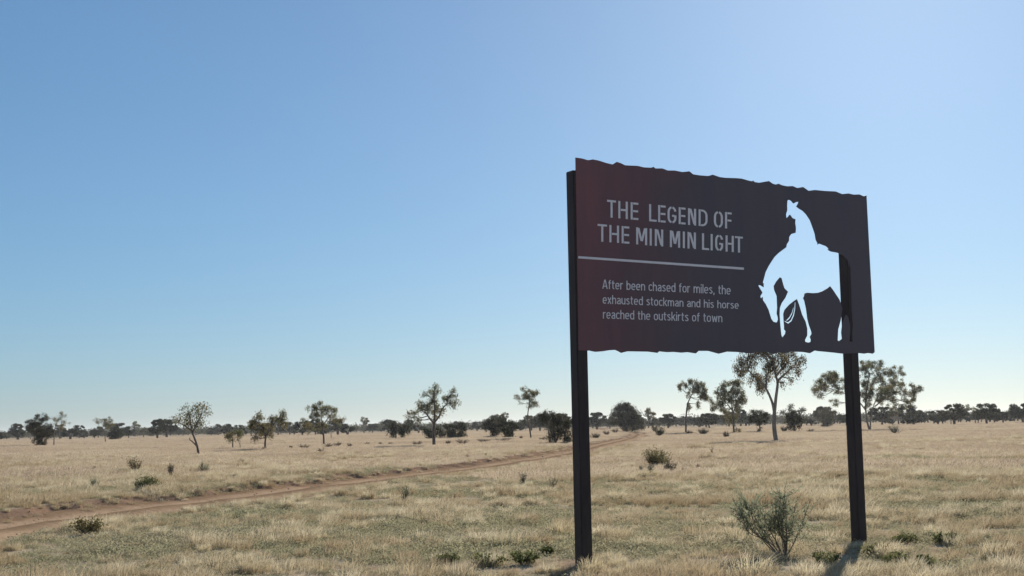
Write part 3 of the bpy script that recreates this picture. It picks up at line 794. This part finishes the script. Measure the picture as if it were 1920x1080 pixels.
# ------------------------------------------------------------------ shrubs and plants
def shrub(name, label, view, base, w, h, kind='leafy', leaf='leaf_dark', group=None, cat='shrub', Z=None, dens=1.0, LW=None, seed=None):
    """w, h in the zoomed picture's pixels; many thin stems fan out from one foot"""
    bx, by = V(view, *base)
    P = at_depth(bx, Z) if Z else gp(bx, by)
    s = P.y / F_PX / VIEWS[view][2]
    W, H = w * s, h * s
    rng = np.random.RandomState(seed if seed is not None else int(bx * 13 + by * 3) % 99991)
    o = empty(name, (P.x, P.y, gz(P)), label, cat, group)
    st, lf = MB(), MB()
    pxm = P.y / 1311.                                      # one render pixel in metres
    rmin = .22 * pxm
    if kind == 'leafy':
        H += .10 if cat != 'weed' else 0
        W *= 1.0 if cat != 'weed' else 1.35
        n_ = int(14 + 10 * dens)
        tips = []
        for i in range(n_):
            th = rng.uniform(0, 2 * math.pi); k = rng.uniform(.1, 1) ** .6
            tip = np.array((math.cos(th) * k * W / 2, math.sin(th) * k * W / 2, H * rng.uniform(.55, 1.0) * math.sqrt(max(.15, 1 - .55 * k * k))))
            mid = tip * (.55, .55, .45) + rng.normal(size=3) * .04 * H
            st.tube([(0, 0, -.05), mid, tip], [max(rmin, .012 * H) * 1.3, max(rmin, .008 * H), rmin * .6], 4, False)
            tips += [tip, (tip + mid) / 2, mid]
        tips = np.array(tips)
        L = LW or (max(.05, .085 * H), max(.025, .045 * H))
        nl_ = int(900 * dens)
        pos = tips[rng.randint(0, len(tips), nl_)] + rng.normal(size=(nl_, 3)) * (W * .075, W * .075, H * .09)
        pos[:, 2] = np.maximum(pos[:, 2], .02)
        lf.quads(leaves(rng, pos, L[0], L[1], -.2))
    elif kind == 'tussock':
        for i in range(int(150 * dens)):
            th = rng.uniform(0, 2 * math.pi); k = rng.uniform(.05, 1)
            tip = np.array((math.cos(th) * k * W / 2, math.sin(th) * k * W / 2, H * rng.uniform(.5, 1.0) * (1 - .4 * k * k)))
            b0 = np.array((rng.normal() * W * .1, rng.normal() * W * .1, -.03))
            w_ = unit(np.cross(tip - b0, rng.normal(size=3))) * .006
            m_ = b0 + (tip - b0) * (.45, .45, .62)
            lf.quads(np.array([[b0 - w_, b0 + w_, m_ + w_, m_ - w_], [m_ - w_, m_ + w_, tip + w_ * .2, tip - w_ * .2]]))
        st.tube([(0, 0, -.03), (0, 0, H * .4)], [.01, .004], 4, False)
    elif kind == 'wispy':
        for i in range(18):
            th = i * 2.4 + rng.normal() * .25; k = .2 + .8 * ((i * .618) % 1) ** .6
            end = np.array((math.cos(th) * k * W * .46 - W * .14, math.sin(th) * k * W * .40, H * rng.uniform(.55, .85) * (1 - .2 * k * k)))
            c1 = end * (.42, .42, .30) + rng.normal(size=3) * .03
            c2 = end * (.74, .74, .66) + rng.normal(size=3) * .035
            path = smooth_line(np.array([(rng.normal() * .025, rng.normal() * .025, -.05), c1, c2, end]), 5)
            st.tube(path, np.linspace(.008, .003, len(path)), 5, False)
            for j in range(int(15 * dens)):
                q0 = path[rng.randint(int(len(path) * .38), len(path))]
                a_ = unit(rng.normal(size=3) * (.8, .8, .45) + (q0[0] * .8, q0[1] * .8, .75))
                ln = H * rng.uniform(.12, .30)
                q1 = q0 + a_ * ln * .5 + rng.normal(size=3) * .015; q2 = q0 + a_ * ln + np.array((0, 0, .15 * ln))
                st.tube([q0, q1, q2], [.0032, .0024, .0014], 3, False)
                nb = 20
                tt = rng.uniform(.15, 1, nb)[:, None]
                pos = q0 * (1 - tt) ** 2 + 2 * q1 * tt * (1 - tt) + q2 * tt ** 2 + rng.normal(size=(nb, 3)) * .012
                d_l = unit(rng.normal(size=(nb, 3)) * .75 + a_)
                w_ = unit(np.cross(d_l, rng.normal(size=(nb, 3))))
                l_ = rng.uniform(.025, .052, nb)[:, None]; ww = rng.uniform(.0045, .008, nb)[:, None]
                lf.quads(np.stack([pos, pos + d_l * l_ * .5 + w_ * ww, pos + d_l * l_, pos + d_l * l_ * .5 - w_ * ww], 1))
    elif kind == 'twiggy':
        for i in range(int(16 * dens)):
            th = rng.uniform(0, 2 * math.pi); k = rng.uniform(0, 1)
            tip = np.array((math.cos(th) * k * W / 2, math.sin(th) * k * W / 2, H * rng.uniform(.5, 1.0)))
            mid = tip * (.4, .4, .55) + rng.normal(size=3) * .04 * H
            r_ = max(rmin * .8, .004)
            st.tube([(rng.normal() * W * .08, rng.normal() * W * .08, -.03), mid, tip], [r_ * 1.3, r_, r_ * .5], 4, False)
            for _ in range(3):
                q = mid + (tip - mid) * rng.uniform(0, .8)
                st.tube([q, q + rng.normal(size=3) * .12 * H + (0, 0, .12 * H)], [r_ * .7, r_ * .4], 3, False)
        nl_ = int(60 * dens)
        pos = rng.normal(size=(nl_, 3)) * (W * .22, W * .22, H * .2) + (0, 0, H * .45)
        pos[:, 2] = np.maximum(pos[:, 2], .02)
        lf.quads(leaves(rng, pos, .07 * H, .025 * H, -.3))
    elif kind == 'spiky':
        for i in range(int(9 * dens)):
            th = rng.uniform(0, 2 * math.pi); k = rng.uniform(.2, 1)
            tip = np.array((math.cos(th) * k * W / 2, math.sin(th) * k * W / 2, H * rng.uniform(.55, 1.0)))
            path = smooth_line(np.array([(rng.normal() * W * .1, rng.normal() * W * .1, -.03), tip * (.45, .45, .6), tip]), 4)
            st.tube(path, np.linspace(.006, .003, len(path)), 4, False)
            for q in np.linspace(1.5, len(path) - 1, 9):
                p_ = path[int(q)]
                a_ = unit(rng.normal(size=3) * (1, 1, .4) + (0, 0, .7)); w_ = unit(np.cross(a_, rng.normal(size=3)))
                l_ = H * rng.uniform(.13, .22); ww = max(.008, l_ * .11)
                lf.quads(np.array([[p_, p_ + a_ * l_ * .45 + w_ * ww, p_ + a_ * l_, p_ + a_ * l_ * .45 - w_ * ww]]))
    st.build('stems', M['twig'], o)
    lf.build('leaves', M[leaf], o)
    return o

shrub('wispy_shrub', 'wispy grey-green shrub standing between the two sign posts', 'j', (430, 735), 540, 455, 'wispy', 'leaf_grey', dens=.95)
shrub('track_side_bush', 'dark green leafy bush on the near edge of the track at lower left', 'g', (670, 575), 245, 85, 'leafy', 'leaf_olive', LW=(.055, .024), dens=.8)
shrub('rounded_bush', 'low round green bush beyond the track below the leaning tree', 'g', (1103, 262), 165, 95, 'leafy', 'leaf_green', dens=2.4)
shrub('broom_shrub', 'upright olive shrub fanning out above the low round green bush', 'g', (1018, 100), 125, 100, 'leafy', 'leaf_olive', dens=.6)
shrub('dead_stalks', 'upright bundle of dead brown stalks right of the fanning shrub', 'g', (1280, 160), 55, 130, 'twiggy', 'leaf_dull', dens=1.4)
shrub('small_shrub', 'small pale green shrub right of the bundle of dead stalks', 'g', (1527, 112), 95, 75, 'leafy', 'leaf_grey', dens=.35)
shrub('dead_twigs', 'small grey bare twigs in dry grass left of the fanning shrub', 'g', (698, 102), 60, 45, 'twiggy', 'leaf_dull', dens=.6)
shrub('grey_herb', 'small grey-green herb left of the low round green bush', 'g', (708, 235), 75, 60, 'leafy', 'leaf_grey', dens=.25)
shrub('fallen_twig', 'dead forked twig lying in grass by the left edge above the track', 'g', (140, 378), 90, 40, 'twiggy', 'leaf_dull', dens=.4)
shrub('dead_branch', 'fallen grey branch in grass under the short umbrella-shaped tree', 'b', (235, 712), 110, 60, 'twiggy', 'leaf_dull', dens=.7)
shrub('bare_twigs', 'spreading bare twigs below the open-crowned tree', 'b', (838, 628), 65, 45, 'twiggy', 'leaf_dull', dens=.8)
shrub('spiky_plant', 'spiky narrow-leaved plant in foreground grass left of centre', 'h', (1118, 345), 125, 145, 'spiky', 'leaf_blue', dens=1.2, cat='plant')
shrub('spiky_plant', 'spiky blue-green plant, upper of two left of the left sign post', 'i', (82, 185), 90, 95, 'spiky', 'leaf_blue', dens=1.4, cat='plant')
shrub('spiky_plant', 'spiky blue-green plant nearest the left sign post', 'i', (302, 248), 95, 110, 'spiky', 'leaf_blue', dens=1.5, cat='plant')
shrub('leafy_shrub', 'dark leafy shrub standing alone in the grass seen under the sign panel', 'd', (640, 893), 215, 140, 'leafy', 'leaf_olive', dens=2.2)
shrub('spiky_plant', 'left of two blue-green spiky clumps in front of the dark leafy shrub', 'd', (508, 948), 55, 65, 'spiky', 'leaf_blue', dens=1.6, cat='plant')
shrub('spiky_plant', 'right of two blue-green spiky clumps in front of the dark leafy shrub', 'd', (583, 972), 75, 95, 'spiky', 'leaf_blue', dens=1.9, cat='plant')
shrub('thin_shrub', 'thin brownish shrub at the right side of the dark leafy shrub', 'd', (735, 935), 110, 90, 'leafy', 'leaf_dull', dens=.5)
shrub('upright_weed', 'small upright dark weed right of the dark leafy shrub', 'd', (1060, 805), 50, 65, 'spiky', 'leaf_dark', dens=.9, cat='plant')
shrub('spiky_plant', 'pale spiky plant in the grass below the small upright dark weed', 'd', (1215, 970), 90, 65, 'spiky', 'leaf_grey', dens=1.1, cat='plant')
shrub('low_bush', 'dark low bush at the foot of the bent tree', 'd', (993, 643), 95, 55, 'leafy', 'leaf_dark', dens=1)
shrub('low_bush', 'small dark tuft hugging the base of the bent tree trunk', 'd', (885, 643), 60, 30, 'leafy', 'leaf_dark', dens=.6)
shrub('low_bush', 'round dark green bush right of the bend of the track', 'd', (652, 655), 95, 70, 'leafy', 'leaf_dark', dens=1)
shrub('low_bush', 'paler bush just behind the round bush by the track bend', 'd', (615, 625), 60, 60, 'leafy', 'leaf_olive', dens=.7)
shrub('low_bush', 'small bush alone between the bent tree and the ragged gum', 'd', (1172, 668), 55, 48, 'leafy', 'leaf_dark', dens=.7)
shrub('low_bush', 'dark bush touching the right edge of the left sign post', 'd', (148, 680), 90, 50, 'leafy', 'leaf_dark', dens=.9)
shrub('low_bush', 'low brown-green bush left of the track bend, leftmost of a pair', 'd', (237, 650), 60, 36, 'leafy', 'leaf_dull', dens=.6)
shrub('low_bush', 'low brown-green bush left of the track bend, rightmost of a pair', 'd', (310, 635), 70, 38, 'leafy', 'leaf_dark', dens=.6)
shrub('low_bush', 'brown twiggy bush right of the tall forked gum trunk', 'e', (1195, 912), 90, 70, 'leafy', 'leaf_dull', dens=.6)
shrub('low_bush', 'dark low bush left of the right sign post on the plain', 'f', (170, 710), 80, 32, 'leafy', 'leaf_dark', dens=.6)
shrub('green_shrub', 'grey-green shrub right of the foot of the wide spreading tree', 'f', (825, 720), 120, 65, 'leafy', 'leaf_blue', dens=.7)
shrub('small_bush', 'small round dark bush on a thin stem right of the wide spreading tree', 'f', (932, 640), 75, 75, 'leafy', 'leaf_dark', dens=.9)
shrub('yellowed_bush', 'yellow-brown bush by the far bank at the right edge', 'f', (1665, 610), 70, 55, 'leafy', 'leaf_dull', dens=.6)
shrub('stump_weeds', 'dark leafy sprigs right of the spreading gum, leftmost of a pair beside the track', 'c', (705, 768), 70, 40, 'spiky', 'leaf_olive', dens=1.6, cat='plant')
shrub('stump_weeds', 'dark leafy sprigs right of the spreading gum, rightmost of a pair beside the track', 'c', (860, 755), 36, 36, 'spiky', 'leaf_olive', dens=1.4, cat='plant')
for i, (x, y, w, h, k) in enumerate([(705, 590, 100, 32, 'leaf_dull'), (890, 585, 90, 34, 'leaf_dull'), (965, 575, 75, 34, 'leaf_dull'), (1062, 582, 60, 34, 'leaf_dull'), (1200, 565, 55, 22, 'leaf_dull'), (1303, 563, 42, 22, 'leaf_dull'), (1382, 562, 45, 20, 'leaf_dull'), (1590, 565, 100, 32, 'leaf_dull'), (605, 590, 36, 18, 'leaf_dull')]):
    shrub('saltbush', 'low grey-brown shrub on the plain between the two-lobed tree and the spreading gum', 'b', (x, y), w, h, 'leafy', k, 'low grey shrubs left of the spreading gum', dens=.5)
for i, (x, y, w, h) in enumerate([(540, 645, 60, 30), (665, 642, 130, 40), (840, 632, 120, 32), (1020, 628, 80, 28), (1335, 618, 60, 30), (1155, 602, 36, 22), (1425, 652, 90, 24)]):
    shrub('saltbush', 'low grey-brown shrub on the plain between the spreading gum and the big dark bush', 'c', (x, y), w, h, 'leafy', 'leaf_dull', 'low grey shrubs right of the spreading gum', dens=.6)
for (v_, x, y, w, h, k, lab) in [('i', 95, 800, 150, 110, 'leaf_green', 'bright green weed clump left of the left post foot, larger of two'), ('i', 250, 725, 85, 65, 'leaf_green', 'bright green weed clump left of the left post foot, smaller of two'),
                           ('j', 690, 805, 150, 95, 'leaf_green', 'bright green weed left of the right post shadow'), ('j', 1140, 800, 120, 85, 'leaf_green', 'bright green weed right of the right post, left of a lower pair'),
                           ('j', 1310, 810, 105, 80, 'leaf_green', 'bright green weed right of the right post, right of a lower pair'), ('j', 1180, 660, 115, 70, 'leaf_green', 'bright green weed right of the right post, left of an upper pair'),
                           ('j', 1425, 660, 115, 75, 'leaf_green', 'bright green weed right of the right post, right of an upper pair'), ('j', 1000, 735, 130, 85, 'leaf_olive', 'dull green weed close against the right post foot'),
                           ('h', 1440, 790, 130, 80, 'leaf_green', 'green weed at the bottom of the foreground, left of a pair'), ('h', 1720, 810, 190, 100, 'leaf_green', 'green weed at the bottom of the foreground, right of a pair')]:
    shrub('green_weed', lab, v_, (x, y), w, h, 'leafy', k, 'green weeds near the sign posts', cat='weed', LW=(.042, .02), dens=.55)
for (v_, x, y, w, h, lab) in [('d', 955, 915, 95, 75, 'brown rounded grass tussock right of the dark leafy shrub'), ('d', 835, 930, 80, 55, 'smaller brown tussock nearest the dark leafy shrub')]:
    shrub('grass_tussock', lab, v_, (x, y), w, h, 'tussock', 'grass_far', cat='tussock', dens=1.2)

# ------------------------------------------------------------------ the far tree line
rng = np.random.RandomState(11)
def far_proto(kind, seed):
    r = np.random.RandomState(seed)
    H = {'gidgee': 5.6, 'open': 6.8, 'bush': 3.6}[kind]
    tr, cr = MB(), MB()
    n_st = 1 if kind == 'open' else 3
    for k in range(n_st):
        a = r.uniform(0, 6.28)
        e = np.array((math.cos(a) * .9, math.sin(a) * .9, H * .6)) if n_st > 1 else np.array((r.normal() * .3, 0, H * .62))
        tr.tube([(0, 0, -.2), e * (.3, .3, .5), e], [.2, .15, .08], 6)
    nb = {'gidgee': 22, 'open': 14, 'bush': 13}[kind]
    W = {'gidgee': 3.0, 'open': 2.3, 'bush': 2.3}[kind]
    for k in range(nb):
        q = unit(r.normal(size=3)) * r.uniform(.25, 1) ** .5
        zc = {'gidgee': .56, 'open': .70, 'bush': .5}[kind] * H
        c = np.array((q[0] * W * .75, q[1] * W * .75, zc + q[2] * H * {'gidgee': .32, 'open': .24, 'bush': .34}[kind]))
        c[2] = max(c[2], .5)
        rad = r.uniform(.5, 1.3) * W * .27
        n_ = int({'gidgee': 150, 'open': 85, 'bush': 130}[kind])
        pos = c + unit(r.normal(size=(n_, 3))) * (r.uniform(0, 1, (n_, 1)) ** .45) * rad * (1, 1, .75)
        pos[:, 2] = np.maximum(pos[:, 2], .1)
        cr.quads(leaves(r, pos, .42, .17, .3))
        if kind == 'open':
            tr.tube([(0, 0, H * .45), c], [.09, .04], 4, False)
    return tr.mesh('trunk', M['bark'], True), cr.mesh('crown', M['leaf_dark'] if kind != 'open' else M['leaf_olive'])
protos = [far_proto(k, s) for k, s in [('gidgee', 1), ('gidgee', 2), ('gidgee', 3), ('open', 4), ('open', 5), ('bush', 6), ('bush', 7), ('gidgee', 8)]]
SECT = [(-60, 340, 'left of the leaning tree', 30, 1.0), (395, 790, 'from the leaning tree to the spreading gum', 34, .95), (850, 1055, 'from the spreading gum to the left post', 16, 1.0),
        (1105, 1255, 'around the bend of the track', 12, 1.0), (1255, 1440, 'behind the bent tree and the ragged gum', 20, 1.0), (1500, 1600, 'left of the right sign post', 10, 1.0), (1650, 1980, 'right of the wide spreading tree', 44, .88)]
for x0, x1, where, n_, sc0 in SECT:
    for i in range(n_):
        x = x0 + (x1 - x0) * (i + rng.uniform(.05, .95)) / n_
        Z = rng.uniform(330, 640) if x0 < 1600 else rng.uniform(290, 460)
        P = at_depth(x, Z)
        ki = rng.choice(8, p=[.16, .16, .16, .08, .08, .11, .11, .14])
        tm, cm = protos[ki]
        look = ['domed dark tree', 'domed dark tree', 'domed dark tree', 'thin open tree', 'thin open tree', 'low dark bush', 'low dark bush', 'domed dark tree'][ki]
        o = empty('distant_tree', (P.x, P.y, gz(P)), look + ' in the far line ' + where, 'tree', look.replace('bush', 'bushe') + 's ' + where)
        s = sc0 * rng.uniform(.55, 1.2)
        o.scale = (s * rng.uniform(.9, 1.5), s * 1.2, s)
        o.rotation_euler = (0, 0, rng.uniform(0, 6.28))
        link(bpy.data.objects.new('trunk', tm), o)
        link(bpy.data.objects.new('crown', cm), o)
# the wood that closes the view behind them
cr = MB()
for k in range(1300):
    x = rng.uniform(-300, 2220); Z = rng.uniform(640, 950)
    P = at_depth(x, Z)
    hh = rng.uniform(3.0, 5.4) * (1 + .25 * (x > 1250)); ww = hh * rng.uniform(.7, 1.5)
    n_ = 110
    pos = np.array((P.x, P.y, hh * .5)) + unit(rng.normal(size=(n_, 3))) * (rng.uniform(0, 1, (n_, 1)) ** .4) * (ww, ww, hh * .5)
    cr.quads(leaves(rng, pos, 1.0, .45, .2))
o = cr.build('distant_woodland', M['leaf_dark'])
o['kind'] = 'stuff'
tag(o, 'continuous low dark woodland closing the view along the horizon', 'woodland')

# ------------------------------------------------------------------ grass
def blades(mb, r, n_, radius, h, lean, wid, wind=(.25, -.05), droop=.5, mid_w=1.0):
    a = r.uniform(0, 2 * math.pi, n_); k = np.sqrt(r.uniform(0, 1, n_)) * radius
    b = np.stack([np.cos(a) * k, np.sin(a) * k, np.full(n_, -.03)], 1)
    hh = h * r.uniform(.45, 1.1, n_)
    th = a + r.normal(size=n_) * .8
    ln = lean * r.uniform(.2, 1.2, n_)
    dv = np.stack([np.cos(th) * ln + wind[0] * r.uniform(.3, 1.3, n_), np.sin(th) * ln + wind[1], np.zeros(n_)], 1) * hh[:, None]
    mid = b + dv * .38 + np.array((0, 0, 1)) * (hh * .62)[:, None]
    tip = b + dv + np.array((0, 0, 1)) * (hh * (1 - droop * .3 * ln / max(lean, .01)))[:, None]
    f = r.uniform(0, math.pi, n_)
    w = np.stack([np.cos(f), np.sin(f), np.zeros(n_)], 1) * (wid * r.uniform(.7, 1.3, n_))[:, None] / 2
    v = np.stack([b - w * .7, b + w * .7, mid + w * mid_w, mid - w * mid_w, tip], 1).reshape(-1, 3)
    fc = []
    for i in range(n_):
        q = i * 5
        fc += [[q, q + 1, q + 2, q + 3], [q + 3, q + 2, q + 4]]
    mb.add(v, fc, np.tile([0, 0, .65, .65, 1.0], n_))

def scatter(name, label, pts, rotz, scl, idx, meshes, tilt=None):
    c = bpy.data.collections.new(name + '_kinds')
    for i, me in enumerate(meshes):
        c.objects.link(bpy.data.objects.new('%s_kind_%02d' % (name, i), me))
    me = bpy.data.meshes.new(name)
    me.from_pydata(pts.tolist(), [], [])
    ra = me.attributes.new('rot', 'FLOAT_VECTOR', 'POINT')
    rv = np.zeros((len(pts), 3)); rv[:, 2] = rotz
    ra.data.foreach_set('vector', rv.ravel())
    sa = me.attributes.new('scl', 'FLOAT', 'POINT'); sa.data.foreach_set('value', scl)
    ia = me.attributes.new('idx', 'INT', 'POINT'); ia.data.foreach_set('value', idx.astype(np.int32))
    o = link(bpy.data.objects.new(name, me))
    ng = bpy.data.node_groups.new(name, 'GeometryNodeTree')
    ng.interface.new_socket('Geometry', in_out='INPUT', socket_type='NodeSocketGeometry')
    ng.interface.new_socket('Geometry', in_out='OUTPUT', socket_type='NodeSocketGeometry')
    gi = ng.nodes.new('NodeGroupInput'); go = ng.nodes.new('NodeGroupOutput')
    ci = ng.nodes.new('GeometryNodeCollectionInfo')
    ci.inputs['Collection'].default_value = c
    ci.inputs['Separate Children'].default_value = True
    ci.inputs['Reset Children'].default_value = True
    ip = ng.nodes.new('GeometryNodeInstanceOnPoints')
    ip.inputs['Pick Instance'].default_value = True
    def na(nm, ty):
        n_ = ng.nodes.new('GeometryNodeInputNamedAttribute')
        n_.data_type = ty
        n_.inputs['Name'].default_value = nm
        return n_.outputs['Attribute']
    ng.links.new(gi.outputs[0], ip.inputs['Points'])
    ng.links.new(ci.outputs[0], ip.inputs['Instance'])
    ng.links.new(na('idx', 'INT'), ip.inputs['Instance Index'])
    e2r = ng.nodes.new('FunctionNodeEulerToRotation')
    ng.links.new(na('rot', 'FLOAT_VECTOR'), e2r.inputs[0])
    ng.links.new(e2r.outputs[0], ip.inputs['Rotation'])
    ng.links.new(na('scl', 'FLOAT'), ip.inputs['Scale'])
    ng.links.new(ip.outputs[0], go.inputs[0])
    md = o.modifiers.new('scatter', 'NODES')
    md.node_group = ng
    o['kind'] = 'stuff'
    tag(o, label, 'grass')
    return o

r = np.random.RandomState(21)
HW = .50                                                   # half width of the strip per metre of distance
def strip(y0, y1, per_m2):
    n_ = int(HW * (y1 * y1 - y0 * y0) * per_m2)
    y = np.sqrt(r.uniform(y0 * y0, y1 * y1, n_))
    x = r.uniform(-HW, HW, n_) * y
    return x, y

def near_post(x, y):
    d = np.minimum(np.hypot(x - LP.x, y - LP.y), np.hypot(x - RP.x, y - RP.y))
    return d < .13

def make(bands, keep, zoff=0.0):
    X_, Y_, S_ = [], [], []
    for y0, y1, dens_, s0, s1 in bands:
        x, y = strip(y0, y1, dens_)
        X_.append(x); Y_.append(y); S_.append(r.uniform(s0, s1, len(x)))
    x, y, s = map(np.concatenate, (X_, Y_, S_))
    d, sg = track_dist(x, y)
    pr, sm = keep(x, y, d, sg)
    ok = (r.uniform(0, 1, len(x)) < pr) & ~near_post(x, y)
    x, y, s, sm = x[ok], y[ok], s[ok], sm[ok]
    dp = np.minimum(np.hypot(x - LP.x, y - LP.y + .4), np.hypot(x - RP.x, y - RP.y + .4))
    return np.stack([x, y, height(x, y) + zoff], 1), s * sm * np.clip(dp / .9, .58, 1)      # trodden short round the posts

# long dry tufts
kinds = []
for k in range(8):
    mb = MB()
    q = np.random.RandomState(100 + k)
    blades(mb, q, 130, .08 + .016 * k, .20 + .025 * (k % 4), .65, .0042, droop=.8)
    blades(mb, q, 80, .22, .12, 1.0, .0042, droop=.8)
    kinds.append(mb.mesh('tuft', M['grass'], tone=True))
for k in range(4):
    mb = MB()
    q = np.random.RandomState(150 + k)
    blades(mb, q, 260, .14, .26 + .025 * k, .6, .0042, droop=.9)
    blades(mb, q, 120, .20, .20, .9, .0042, droop=.9)
    kinds.append(mb.mesh('tussock', M['grass_pale'], tone=True))
def keep_tuft(x, y, d, sg):
    n1 = fbm(x * .55 + 11, y * .55 + 5, 3); n2 = fbm(x * .10 + 2, y * .16 + 7, 2)
    edge = np.clip((d - HALF + .3) / .35, 0, 1)
    pr = np.clip((n1 - .36) * 3.4 + 1.2 * np.exp(-((d - HALF - .2) / .5) ** 2), .22, 1) * np.clip(.35 + (n2 - .35) * 2.6, .25, 1) * edge
    return pr, np.where(r.uniform(0, 1, len(x)) < .07, 1.45, 1.0) * (.60 + .75 * np.clip(n1 - .3, 0, .6) + .2 * (n2 - .5)) * np.clip(.6 + (d - HALF) * .5, .5, 1)
pts, s = make([(7, 24, 26, .5, 1.3), (24, 48, 15, .6, 1.35), (48, 95, 5.5, .8, 1.5)], keep_tuft)
scatter('dry_grass', 'pale dry grass tufts covering the near plain', pts, r.uniform(-.7, .7, len(pts)), s, np.where(r.uniform(0, 1, len(pts)) < .12 * np.clip(2.4 * fbm(pts[:, 0] * .25 + 50, pts[:, 1] * .25, 2) - .5, 0, 1.6), r.randint(8, 12, len(pts)), r.randint(0, 8, len(pts))), kinds)
# short mat of dry leaf and low herbs
kinds = []
for k in range(6):
    mb = MB()
    q = np.random.RandomState(200 + k)
    blades(mb, q, 60, .16, .10, 1.1, .006, droop=.6)
    n_ = 70
    pos = np.stack([q.normal(size=n_) * .13, q.normal(size=n_) * .13, np.abs(q.normal(size=n_)) * .04 + .01], 1)
    mb.quads(leaves(q, pos, .035, .016, -.2))
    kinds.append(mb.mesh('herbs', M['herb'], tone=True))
def keep_herb(x, y, d, sg):
    n1 = fbm(x * .4 + 31, y * .4 + 15, 3)
    edge = np.where(d > HALF - .1, 1, np.where(d < .30, .75, .03))
    return np.clip((n1 - .25) * 2.4, .4, 1) * edge, np.where(d < HALF, .5, 1.0) * (.6 + .8 * np.clip(n1 - .2, 0, 1))
pts, s = make([(7, 26, 34, .5, 1.35), (26, 55, 10, .6, 1.4)], keep_herb)
scatter('low_herbs', 'short green-brown herbs and litter between the grass tufts', pts, r.uniform(0, 6.28, len(pts)), s, r.randint(0, 6, len(pts)), kinds)
# loose stones and clods on the track and its banks
kinds = []
for k in range(5):
    q = np.random.RandomState(400 + k)
    bm = bmesh.new()
    bmesh.ops.create_icosphere(bm, subdivisions=1, radius=.03)
    for v in bm.verts:
        v.co = Vector((v.co.x * q.uniform(.8, 1.5), v.co.y * q.uniform(.7, 1.2), v.co.z * q.uniform(.5, .9)))
    me = bpy.data.meshes.new('clod'); bm.to_mesh(me); bm.free()
    me.materials.append(M['clod'])
    kinds.append(me)
ci_ = r.randint(0, N_TRK * 6 // 10, 5200)
of_ = np.where(r.uniform(0, 1, 5200) < .55, r.choice([-1, 1], 5200) * (HALF + r.normal(size=5200) * .22), r.uniform(-1, 1, 5200) * HALF)
px_ = CL[ci_] + CLN[ci_] * of_[:, None] + r.normal(size=(5200, 2)) * .12
zz_ = np.where(np.abs(of_) < HALF - .1, height_open(px_[:, 0], px_[:, 1]) - .11, height(px_[:, 0], px_[:, 1]))
o = scatter('track_clods', 'loose earth clods and small stones strewn along the dirt track', np.concatenate([px_, zz_[:, None] + .004], 1), r.uniform(0, 6.28, 5200), np.exp(r.normal(size=5200) * .5) * .4, r.randint(0, 5, 5200), kinds)
o['category'] = 'stones'
# far grass: wider clumps
kinds = []
for k in range(6):
    mb = MB()
    q = np.random.RandomState(300 + k)
    blades(mb, q, 170, .75, .26, .5, .016, droop=.6)
    kinds.append(mb.mesh('clump', M['grass_far'], tone=True))
def keep_far(x, y, d, sg):
    n1 = fbm(x * .12 + 3, y * .12 + 5, 3)
    return np.clip((n1 - .22) * 2.6, .1, 1) * np.clip((d - HALF + .1) / .8, 0, 1), (.8 + .5 * (n1 - .3)) * np.clip(.5 + (d - HALF) * .2, .5, 1)
pts, s = make([(40, 90, 2.6, .6, 1.1), (90, 190, 1.3, .7, 1.3), (190, 420, .35, .9, 1.7)], keep_far)
scatter('plain_grass', 'even pale dry grass covering the far plain', pts, r.uniform(-.7, .7, len(pts)), s, r.randint(0, 6, len(pts)), kinds)

# ------------------------------------------------------------------ the air
bm = bmesh.new()
bmesh.ops.create_cube(bm, size=1)
for v in bm.verts:
    v.co = Vector((v.co.x * 7400, v.co.y * 5700 + 2200, (v.co.z + .5) * 22 - 2))
me = bpy.data.meshes.new('haze'); bm.to_mesh(me); bm.free()
mt, t, out = mat_new('haze')
pv = t.nodes.new('ShaderNodeVolumePrincipled')
pv.inputs['Color'].default_value = (.86, .90, .95, 1)
pv.inputs['Density'].default_value = .0001
pv.inputs['Anisotropy'].default_value = .3
t.links.new(pv.outputs[0], out.inputs['Volume'])
me.materials.append(mt)
haze = link(bpy.data.objects.new('haze', me))
haze['kind'] = 'stuff'
tag(haze, 'thin pale dusty air over the whole plain', 'haze')
